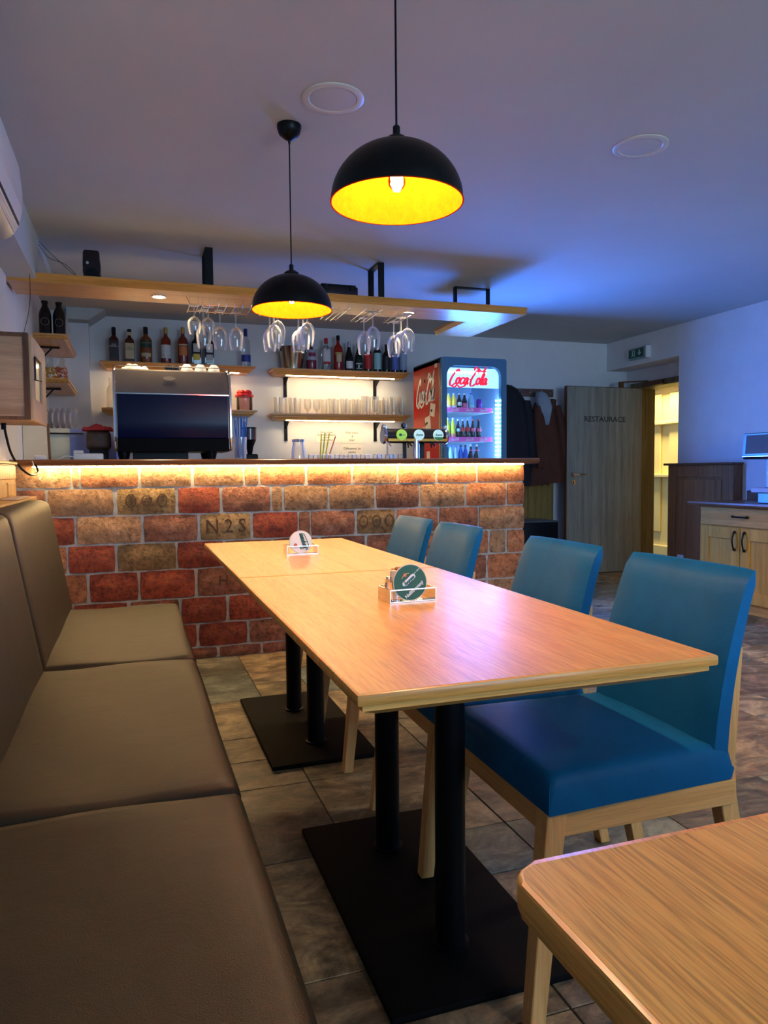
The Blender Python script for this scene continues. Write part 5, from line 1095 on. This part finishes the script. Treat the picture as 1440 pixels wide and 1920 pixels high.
# ================================================================== DRINKS FRIDGE
FX0, FX1, FY0, FY1, FZ = 2.45, 3.055, 5.67, 6.32, 2.035
fg = thing('drinks_fridge', 'glass door drinks fridge with a red side, glowing blue behind the bar', 'fridge', (2.75, 6.0, 0))
obj('side_panel', B().box(FX0, FX0 + 0.03, FY0 + 0.06, FY1, 0.02, FZ - 0.01, 0.002), M_red, fg, label='red side panel')
obj('side_panel', B().box(FX1 - 0.03, FX1, FY0 + 0.06, FY1, 0.02, FZ - 0.01, 0.002), M_fridge, fg)
obj('front_post', B().box(FX0, FX0 + 0.03, FY0 + 0.03, FY0 + 0.06, 0.02, FZ - 0.01, 0.002), plain('fridge_beige_edge', (0.42, 0.36, 0.26), 0.4), fg)
obj('back_panel', B().box(FX0 + 0.03, FX1 - 0.03, FY1 - 0.03, FY1, 0.02, FZ - 0.01), M_fridgein, fg)
obj('inner_lining', B().box(FX0 + 0.03, FX0 + 0.035, FY0 + 0.05, FY1 - 0.03, 0.3, FZ - 0.05).box(FX1 - 0.035, FX1 - 0.03, FY0 + 0.05, FY1 - 0.03, 0.3, FZ - 0.05), M_fridgein, fg)
obj('top_panel', B().box(FX0, FX1 + 0.006, FY0 + 0.03, FY1, FZ - 0.05, FZ, 0.004), M_fridge, fg)
obj('base_cabinet', B().box(FX0 + 0.03, FX1 - 0.03, FY0 + 0.05, FY1 - 0.03, 0.02, 0.3), M_fridge, fg)
def rr(x0, x1, z0, z1, r, n=6):
    P_ = []
    for cx, cz, a0 in ((x1 - r, z1 - r, 0), (x0 + r, z1 - r, PI / 2), (x0 + 0.01, z0 + 0.01, PI), (x1 - 0.01, z0 + 0.01, 1.5 * PI)):
        q = r if cz > (z0 + z1) / 2 else 0.01
        for k in range(n + 1): a = a0 + k * PI / 2 / n; P_.append((cx + q * math.cos(a), cz + q * math.sin(a)))
    return P_
outer = rr(FX0, FX1, 0.3, FZ, 0.02); inner = rr(FX0 + 0.048, FX1 - 0.05, 0.38, FZ - 0.068, 0.085)
b = B(); Y1, Y2 = FY0, FY0 + 0.045
oa = [b.bm.verts.new((p[0], Y1, p[1])) for p in outer]; ia = [b.bm.verts.new((p[0], Y1, p[1])) for p in inner]; ob_ = [b.bm.verts.new((p[0], Y2, p[1])) for p in outer]; ib_ = [b.bm.verts.new((p[0], Y2, p[1])) for p in inner]
n = len(outer)
for i in range(n):
    j = (i + 1) % n
    for q in ((oa[i], oa[j], ia[j], ia[i]), (ob_[j], ob_[i], ib_[i], ib_[j]), (oa[j], oa[i], ob_[i], ob_[j]), (ia[i], ia[j], ib_[j], ib_[i])): b.bm.faces.new(q)
dd = obj('door', b, M_fridge, fg, ang=30)
obj('glass_pane', B().prism(rr(FX0 + 0.046, FX1 - 0.048, 0.378, FZ - 0.066, 0.085), 'y', FY0 + 0.018, FY0 + 0.024), M_pane, dd)
obj('door_handle', B().box(FX0 + 0.01, FX0 + 0.05, FY0 - 0.03, FY0, 0.85, 1.285, 0.008, 2), M_fridge, dd)
obj('lit_header', B().box(FX0 + 0.04, FX1 - 0.05, FY0 + 0.05, FY0 + 0.058, 1.790, 1.955), M_header, fg, label='backlit pale blue header panel')
script('header_lettering', 'Coca-Cola', M_logored, fg, (2.712, FY0 + 0.047, 1.868), (1, 0, 0), (0, 0, 1), 0.35, 0.135, pen=0.24, thin=0.09, label='red script lettering')
script('side_lettering', 'Coca-Cola', M_logowhite, fg, (FX0 - 0.0005, 6.04, 1.775), (0, -1, 0), (0, 0, 1), 0.42, 0.22, pen=0.22, thin=0.09, label='white script lettering')
ms = B()
for (y, z, s, a) in ((5.87, 1.61, .11, .2), (5.975, 1.50, .12, -.15), (6.12, 1.40, .14, 0.0), (5.92, 1.385, .12, .25), (5.97, 1.22, .07, 0)):
    c_, s_ = math.cos(a), math.sin(a); q = [(y + (u * c_ - w * s_) * s / 2, z + (u * s_ + w * c_) * s / 2) for u, w in ((-1, -1), (1, -1), (1, 1), (-1, 1))]
    ms.prism(q, 'x', FX0 - 0.0015, FX0)
obj('sticker', ms, plain('sticker_paper', (0.72, 0.62, 0.52), 0.5), fg, label='pale ice cube stickers on the red side')
mb = B()
for (y, z) in ((5.885, 1.605), (5.99, 1.505), (6.02, 1.495), (6.10, 1.42), (5.915, 1.40), (6.05, 1.875)): mb.lathe([(0.010, 0), (0.012, 0.006)], (FX0 - 0.008, y, z), 10, 'x')
obj('magnet', mb, M_black, fg)
obj('top_sticker', B().box(FX0 - 0.001, FX0, 5.765, 5.82, 1.96, 1.995), plain('sticker_paper', (0.7, 0.6, 0.5), 0.5), fg)
lb_ = B()
for k in range(36): lb_.box(FX1 - 0.075, FX1 - 0.062, FY0 + 0.055, FY0 + 0.062, 0.42 + k * 0.036, 0.432 + k * 0.036)
for k in range(36): lb_.box(FX0 + 0.036, FX0 + 0.044, FY0 + 0.062, FY0 + 0.075, 0.42 + k * 0.036, 0.432 + k * 0.036)
for k in range(13): lb_.box(2.54 + k * 0.028, 2.546 + k * 0.028, FY0 + 0.044, FY0 + 0.049, 1.915, 1.921)
obj('led_strip', lb_, M_ledblue, fg, smooth=False)
lamp('AREA', 'fridge_interior_light', (2.75, FY0 - 0.004, 1.15), 42, (0.04, 0.20, 1.0), (-PI / 2, 0, 0), 0.45, 1.4)
for k, z in enumerate((1.645, 1.395, 1.14, 0.85, 0.58)):
    s_ = obj('shelf', B().box(FX0 + 0.036, FX1 - 0.09, FY0 + 0.085, FY1 - 0.04, z - 0.06, z - 0.05), M_white, fg)
    if k < 3:
        obj('shelf_lip', B().box(FX0 + 0.04, FX1 - 0.10, FY0 + 0.072, FY0 + 0.08, z - 0.062, z - 0.022), M_pink, s_, label='pink shelf edge strip')
        for x in (2.60, 2.74, 2.87): script('lip_lettering', 'Coca-Cola', M_logowhite, s_, (x, FY0 + 0.071, z - 0.042), (1, 0, 0), (0, 0, 1), 0.07, 0.022, pen=0.2, thin=0.1, ext=0.0004)
FB = 'drinks standing in the fridge'
gy = FY0 + 0.115
G_yel = plain('juice_yellow', (0.85, 0.62, 0.06), 0.3, emis=(0.8, 0.6, 0.1), es=0.05); G_cola = plain('cola_dark', (0.02, 0.006, 0.008), 0.12); G_wat = plain('water_pale', (0.25, 0.45, 0.62), 0.15); G_can = plain('can_purple', (0.18, 0.03, 0.40), 0.25, 0.4)
G_lime = plain('fizz_lime', (0.55, 0.55, 0.02), 0.2); G_mint = plain('bottle_mint', (0.02, 0.35, 0.25), 0.2); G_wblue = plain('water_blue', (0.02, 0.08, 0.40), 0.15)
L_pinkl = pm('label_pink', (0.75, 0.12, 0.22), rough=0.5); C_wht = M_white; C_blu = plain('cap_blue', (0.05, 0.12, 0.5), 0.4)
items = [
 (1.595, 2.515, 'pet', G_yel, C_wht, .145, .022, [(.1, .4, L_pinkl, 1)], 'yellow juice bottle with pink label, leftmost on the top fridge shelf'),
 (1.595, 2.562, 'pet', G_yel, C_wht, .148, .022, [(.1, .3, L_wht, 1)], 'yellow juice bottle second on the top fridge shelf'),
 (1.595, 2.610, 'pet', G_yel, C_wht, .150, .022, [(.1, .3, L_wht, 1)], 'yellow juice bottle third on the top fridge shelf'),
 (1.595, 2.662, 'soda', G_cola, C_wht, .15, .021, [(.3, .5, L_wht, 1)], 'dark cola bottle with white label on the top fridge shelf'),
 (1.595, 2.712, 'soda', G_cola, C_wht, .15, .022, [(.2, .45, L_pinkl, 1)], 'dark cola bottle with pink label on the top fridge shelf'),
 (1.595, 2.775, 'pet', G_wat, C_blu, .155, .024, [(.1, .35, L_aqua, 1)], 'clear water bottle on the top fridge shelf beside the purple can'),
 (1.595, 2.850, 'can', G_can, None, .105, .022, [], 'purple drink can on the top fridge shelf'),
 (1.345, 2.505, 'pet', G_mint, C_wht, .17, .020, [(.1, .35, L_aqua, 1)], 'mint green bottle at the left of the middle fridge shelf'),
 (1.345, 2.550, 'pet', G_lime, C_wht, .19, .022, [(.08, .3, L_org, 1), (.16, .22, L_royal, 1.02)], 'left lime yellow bottle with orange label on the middle fridge shelf'),
 (1.345, 2.602, 'pet', G_lime, C_wht, .19, .022, [(.08, .3, L_org, 1), (.16, .22, L_royal, 1.02)], 'right lime yellow bottle with orange label on the middle fridge shelf'),
 (1.345, 2.650, 'soda', G_cola, C_wht, .18, .020, [(.42, .56, L_aqua, 1)], 'cola bottle with pale label on the middle fridge shelf'),
 (1.345, 2.694, 'soda', G_cola, C_wht, .18, .021, [(.42, .6, L_red, 1)], 'cola bottle with red label, left one on the middle fridge shelf'),
 (1.345, 2.740, 'soda', G_cola, C_wht, .185, .021, [(.42, .6, L_red, 1)], 'cola bottle with red label, right one on the middle fridge shelf'),
 (1.345, 2.790, 'soda', G_cola, C_red, .18, .022, [(.42, .58, L_pinkl, 1)], 'cola bottle with red cap and pink label, left one on the middle fridge shelf'),
 (1.345, 2.845, 'soda', G_cola, C_red, .18, .022, [(.42, .58, L_pinkl, 1)], 'cola bottle with red cap and pink label, right one on the middle fridge shelf'),
 (1.09, 2.530, 'pet', G_wat, C_blu, .21, .022, [], 'clear water bottle leftmost on the lower fridge shelf'),
 (1.09, 2.580, 'pet', G_wat, C_blu, .21, .022, [], 'clear water bottle second on the lower fridge shelf'),
 (1.09, 2.628, 'pet', G_wat, C_blu, .21, .022, [], 'clear water bottle third on the lower fridge shelf'),
 (1.09, 2.675, 'pet', G_wblue, C_blk, .215, .021, [], 'left dark blue bottle on the lower fridge shelf'),
 (1.09, 2.720, 'pet', G_wblue, C_blk, .215, .021, [], 'right dark blue bottle on the lower fridge shelf'),
 (1.09, 2.770, 'soda', G_cola, C_wht, .22, .023, [(.25, .45, L_sky, 1), (.74, .78, L_pinkl, .9)], 'dark bottle with a pale neck, left of the lower fridge shelf pair'),
 (1.09, 2.825, 'soda', G_cola, C_wht, .22, .023, [(.25, .45, L_sky, 1), (.74, .78, L_pinkl, .9)], 'dark bottle with a pale neck, right of the lower fridge shelf pair'),
]
for z, x, kd, g_, c_, h, r, ls, l in items: bottle(x, z + 0.0005, r * 1.1, h, kd, g_, c_ or C_wht, l, ls, y=gy, grp=FB, name='drink_can' if kd == 'can' else 'drink_bottle')

# ================================================================== BACK WALL RIGHT
hk = thing('coat_rack', 'brown wooden coat rack board with small hooks on the back wall', 'coat rack', (3.86, 6.74, 1.88))
obj('board', B().box(3.55, 4.177, 6.73, 6.75, 1.842, 1.922, 0.002), wood('rack_brown', (0.16, 0.08, 0.06), (0.26, 0.14, 0.11), 'X', 0.5), hk)
for x in (3.64, 3.77, 3.90, 4.02, 4.14): obj('hook', B().tube([(x, 6.73, 1.885), (x, 6.70, 1.88), (x, 6.685, 1.90)], 0.005, 6).lathe([(0.009, 0), (0.009, .004)], (x, 6.726, 1.885), 10, 'y'), M_steel, hk)
def garment(b, rings, n=28, fold=0.012, seed=0.0):
    # rings: (z, cx, cy, half width, half depth)
    S_ = []
    for k, (z, cx, cy, w, d) in enumerate(rings):
        am = fold * min(1, k / 3)
        S_.append([b.bm.verts.new((cx + (w + am * math.sin(5 * q + seed + k * .25)) * math.cos(q), cy + (d + am * .8 * math.sin(7 * q + seed + k * .2)) * math.sin(q), z + 0.008 * math.sin(3 * q + seed))) for q in [2 * PI * i / n for i in range(n)]])
    for A, C in zip(S_, S_[1:]):
        for i in range(n): b.bm.faces.new((A[i], A[(i + 1) % n], C[(i + 1) % n], C[i]))
    b.bm.faces.new(S_[0]); b.bm.faces.new(S_[-1][::-1]); return b
M_coatb = plain('coat_black', (0.006, 0.006, 0.010), 0.8, bump=0.3, bscale=200); M_coatr = plain('coat_rust', (0.085, 0.022, 0.008), 0.85, var=0.15, bump=0.4, bscale=160); M_fleece = plain('fleece_grey', (0.28, 0.33, 0.38), 0.95, var=0.15, bump=0.8, bscale=90)
cb_ = thing('black_coat', 'black coat hanging on the rack beside the fridge', 'coat', (3.64, 6.6, 0.95))
cb_.location.x -= 0.0
obj('coat_body', garment(B(), [(1.935, 3.62, 6.64, .04, .03), (1.90, 3.63, 6.63, .09, .05), (1.80, 3.64, 6.62, .15, .07), (1.6, 3.66, 6.61, .19, .085), (1.3, 3.67, 6.60, .21, .09), (1.1, 3.67, 6.60, .215, .09), (0.93, 3.68, 6.60, .22, .085)], seed=1), M_coatb, cb_, ang=80)
obj('sleeve', garment(B(), [(1.78, 3.80, 6.59, .045, .04), (1.6, 3.83, 6.58, .055, .045), (1.35, 3.85, 6.57, .055, .045), (1.12, 3.86, 6.57, .05, .04)], n=16, seed=2), M_coatb, cb_, ang=80)
cb_.location.x -= 0.03
cr = thing('rust_coat', 'rust brown hooded coat with grey fleece lining on the rack', 'coat', (4.0, 6.58, 0.9))
obj('coat_body', garment(B(), [(1.80, 3.985, 6.64, .055, .045), (1.76, 3.99, 6.63, .105, .06), (1.66, 4.0, 6.62, .145, .075), (1.5, 4.01, 6.61, .165, .085), (1.25, 4.02, 6.60, .19, .095), (1.05, 4.04, 6.60, .21, .095), (0.96, 4.05, 6.60, .215, .09)], seed=3, fold=.016), M_coatr, cr, ang=80)
obj('coat_skirt', garment(B(), [(1.12, 3.93, 6.585, .11, .06), (1.02, 3.91, 6.58, .13, .065), (0.93, 3.89, 6.575, .14, .06)], n=18, seed=5), M_coatr, cr, ang=80)
obj('sleeve', garment(B(), [(1.74, 4.11, 6.57, .04, .04), (1.58, 4.15, 6.56, .05, .045), (1.3, 4.185, 6.555, .05, .045), (1.08, 4.215, 6.55, .048, .04), (0.95, 4.235, 6.545, .045, .038)], n=16, seed=4), M_coatr, cr, ang=80)
obj('sleeve', garment(B(), [(1.72, 3.88, 6.56, .04, .04), (1.5, 3.885, 6.55, .05, .045), (1.25, 3.90, 6.545, .05, .045), (1.10, 3.91, 6.54, .046, .04)], n=16, seed=6), M_coatr, cr, ang=80)
obj('fleece_hood', garment(B(), [(1.875, 3.945, 6.60, .025, .03), (1.855, 3.95, 6.59, .06, .05), (1.79, 3.955, 6.57, .085, .06), (1.72, 3.97, 6.56, .08, .055), (1.64, 3.985, 6.55, .045, .035), (1.54, 3.99, 6.545, .015, .015)], n=20, fold=.010, seed=7), M_fleece, cr, ang=80)
obj('collar', B().hexa([(4.055, 6.55, 1.68), (4.09, 6.55, 1.70), (4.09, 6.62, 1.70), (4.055, 6.62, 1.68), (4.05, 6.55, 1.81), (4.105, 6.55, 1.80), (4.105, 6.62, 1.80), (4.05, 6.62, 1.81)], 0.01, 2), M_coatr, cr, ang=80)
op = thing('ochre_cupboard', 'ochre boarded low cupboard under the hanging coats', 'cupboard', (3.8, 6.72, 0))
obj('body', B().box(3.10, 4.16, 6.705, 6.745, 0, 0.97), M_ochre, op); k = 0
for x0, x1 in ((3.10, 3.54), (3.545, 3.855), (3.86, 4.16)): obj('board', B().box(x0, x1, 6.697, 6.705, 0.01, 0.965, 0.002), M_ochre, op)
sw = thing('subwoofer', 'black floor box beside the end of the brick bar', 'speaker', (3.62, 6.3, 0)); obj('housing', B().box(3.42, 3.845, 6.1, 6.5, 0.02, 0.585, 0.01, 2), M_black, sw); obj('top', B().box(3.415, 3.85, 6.095, 6.505, 0.585, 0.60, 0.004), plain('grey_blue_top', (0.07, 0.09, 0.10), 0.4), sw)
for x in (3.46, 3.80): obj('foot', B().box(x - .02, x + .02, 6.14, 6.46, 0, 0.02), M_black, sw)
# exit sign
ex = thing('exit_sign', 'green emergency exit sign on the right wall header', 'exit sign', (4.82, 6.18, 2.24))
obj('housing', B().box(4.80, 4.84, 6.04, 6.33, 2.185, 2.295, 0.003), plain('sign_grey', (0.20, 0.38, 0.36), 0.4), ex)
obj('sign_face', B().box(4.797, 4.80, 6.10, 6.32, 2.20, 2.285), plain('sign_green', (0.004, 0.055, 0.035), 0.4), ex); obj('end_cap', B().box(4.785, 4.84, 6.035, 6.055, 2.18, 2.298, 0.003), M_white, ex)
M_sgn = plain('sign_white', (0.35, 0.6, 0.55), 0.5)
pic = B().prism([(6.185, 2.245), (6.155, 2.215), (6.125, 2.245), (6.145, 2.245), (6.145, 2.272), (6.165, 2.272), (6.165, 2.245)], 'x', 4.7955, 4.797)
obj('arrow', pic, M_sgn, ex)
pic = B().prism([(6.225, 2.21), (6.225, 2.275), (6.275, 2.275), (6.275, 2.268), (6.232, 2.268), (6.232, 2.21)], 'x', 4.7955, 4.797).lathe([(0.007, 0), (0.007, .0015)], (4.7955, 6.262, 2.26), 10, 'x').prism([(6.268, 2.25), (6.25, 2.255), (6.245, 2.232), (6.238, 2.212), (6.248, 2.212), (6.258, 2.228), (6.270, 2.208), (6.278, 2.214), (6.264, 2.235)], 'x', 4.7955, 4.797)
obj('running_figure', pic, M_sgn, ex)

# tall panelled cabinet on the right wall
tc = thing('wall_panel_cabinet', 'dark brown panelled low cabinet on the right wall beside the door recess', 'cabinet', (4.78, 5.25, 0))
TX = 4.745
obj('body', B().box(TX + 0.012, 4.84, 4.86, 5.655, 0, 1.115), M_cabdark, tc)
obj('top', B().box(TX - 0.03, 4.84, 4.845, 5.69, 1.115, 1.135, 0.005), M_cabtop, tc)
for y0, y1 in ((4.86, 4.98), (5.56, 5.655)): obj('stile', B().box(TX, TX + 0.012, y0, y1, 0, 1.115, 0.002), M_cabdark, tc)
obj('rail', B().box(TX, TX + 0.012, 4.98, 5.56, 1.01, 1.115, 0.002), M_cabdark, tc); obj('rail', B().box(TX, TX + 0.012, 4.98, 5.56, 0, 0.10, 0.002), M_cabdark, tc)
obj('panel', B().box(TX + 0.006, TX + 0.013, 5.0, 5.54, 0.12, 0.99, 0.004), M_cabdark, tc)
so = thing('wall_socket', 'white power socket low on the dark brown panel cabinet', 'socket', (TX, 5.47, 0.25)); obj('plate', B().box(TX - 0.012, TX + 0.001, 5.43, 5.51, 0.21, 0.295, 0.004), M_white, so); obj('insert', B().lathe([(0.018, 0), (0.018, .002)], (TX - 0.0135, 5.47, 0.252), 14, 'x'), M_black, so)
single('floor_crate', B().box(4.32, 4.70, 4.76, 5.15, 0.0, 0.165, 0.01), M_blackgloss, 'low black crate on the floor between the panel cabinet and the sideboard', 'crate', (4.5, 4.95, 0))
# sideboard
sb = thing('sideboard', 'light oak sideboard with a drawer and two doors by the right wall', 'sideboard', (4.55, 4.28, 0))
SX = 4.27
obj('body', B().box(SX + 0.012, 4.83, 3.86, 4.72, 0.075, 0.79), M_cab, sb)
obj('plinth', B().box(SX + 0.03, 4.83, 3.88, 4.70, 0.0, 0.075), M_caby, sb)
obj('worktop', B().prism([(SX - 0.06, 0.812), (SX - 0.055, 0.803), (SX - 0.03, 0.80), (SX - 0.02, 0.79), (4.836, 0.79), (4.836, 0.824), (SX - 0.058, 0.824)], 'y', 3.81, 4.79), M_cabtop, sb, ang=25)
obj('splash_board', B().box(4.815, 4.836, 3.81, 4.79, 0.824, 0.90, 0.002), M_cabtop, sb)
dw = obj('drawer', B().box(SX - 0.006, SX + 0.012, 3.89, 4.70, 0.648, 0.785, 0.002), M_caby, sb)
def pull(y0, z0, y1, z1):
    ym, zm = (y0 + y1) / 2, (z0 + z1) / 2
    P_ = smooth_pts([(SX - 0.008, y0, z0), (SX - 0.022, y0 + (y1 - y0) * .12, z0 + (z1 - z0) * .12), (SX - 0.034, ym, zm), (SX - 0.022, y0 + (y1 - y0) * .88, z0 + (z1 - z0) * .88), (SX - 0.008, y1, z1)], 4)
    return B().tube(P_, [0.010 if (i < 4 or i > len(P_) - 5) else 0.006 for i in range(len(P_))], 8)
obj('pull_handle', pull(4.37, 0.722, 4.22, 0.722), M_black, dw)
for y0, y1, hy_ in ((4.302, 4.70, 4.345), (3.89, 4.294, 4.25)):
    d_ = obj('cabinet_door', B().box(SX - 0.006, SX + 0.012, y0, y0 + 0.085, 0.085, 0.638, 0.002).box(SX - 0.006, SX + 0.012, y1 - 0.085, y1, 0.085, 0.638, 0.002).box(SX - 0.006, SX + 0.012, y0 + 0.085, y1 - 0.085, 0.55, 0.638, 0.002).box(SX - 0.006, SX + 0.012, y0 + 0.085, y1 - 0.085, 0.085, 0.17, 0.002), M_cab, sb)
    obj('door_panel', B().box(SX + 0.004, SX + 0.013, y0 + 0.085, y1 - 0.085, 0.17, 0.55), M_cab, d_); obj('pull_handle', pull(hy_, 0.61, hy_, 0.47), M_black, d_)
# small coffee machine on the sideboard
cm = thing('capsule_machine', 'black and silver coffee machine on the sideboard at the right edge', 'coffee machine', (4.5, 4.15, 0.824))
obj('foot_block', B().box(4.36, 4.66, 3.95, 4.235, 0.8245, 0.905, 0.006), M_blackgloss, cm)
obj('tray', B().box(4.33, 4.68, 3.90, 4.27, 0.905, 0.940, 0.004), plain('tray_silver', (0.45, 0.48, 0.60), 0.5, 0.0), cm)
obj('body', B().box(4.40, 4.66, 3.90, 4.20, 0.940, 1.155, 0.004), plain('machine_violet_steel', (0.28, 0.22, 0.32), 0.3, 0.3, var=0.4, scale=14), cm)
obj('front_fittings', B().lathe([(0.016, 0), (0.02, .03)], (4.37, 4.10, 1.09), 16, 'x').box(4.38, 4.40, 4.0, 4.17, 1.06, 1.12, 0.004), M_blackgloss, cm)
obj('nozzle', B().lathe([(0.012, 1.10), (0.018, 1.12), (0.018, 1.145)], (4.36, 4.10, 0), 16), M_chrome, cm)
hd = obj('head', B().prism([(4.28, 1.15), (4.27, 1.175), (4.285, 1.34), (4.66, 1.34), (4.68, 1.16), (4.60, 1.145)], 'y', 3.85, 4.30, 0.005), M_blackgloss, cm)
obj('chrome_line', B().box(4.266, 4.278, 3.86, 4.295, 1.166, 1.174, 0.002), M_chrome, hd)
obj('bean_window', B().hexa([(4.2655, 3.86, 1.19), (4.2655, 4.265, 1.19), (4.272, 4.265, 1.19), (4.272, 3.86, 1.19), (4.2765, 3.86, 1.325), (4.2765, 4.265, 1.325), (4.283, 4.265, 1.325), (4.283, 3.86, 1.325)]), plain('window_grey', (0.13, 0.13, 0.14), 0.5, spec=0.1), hd)
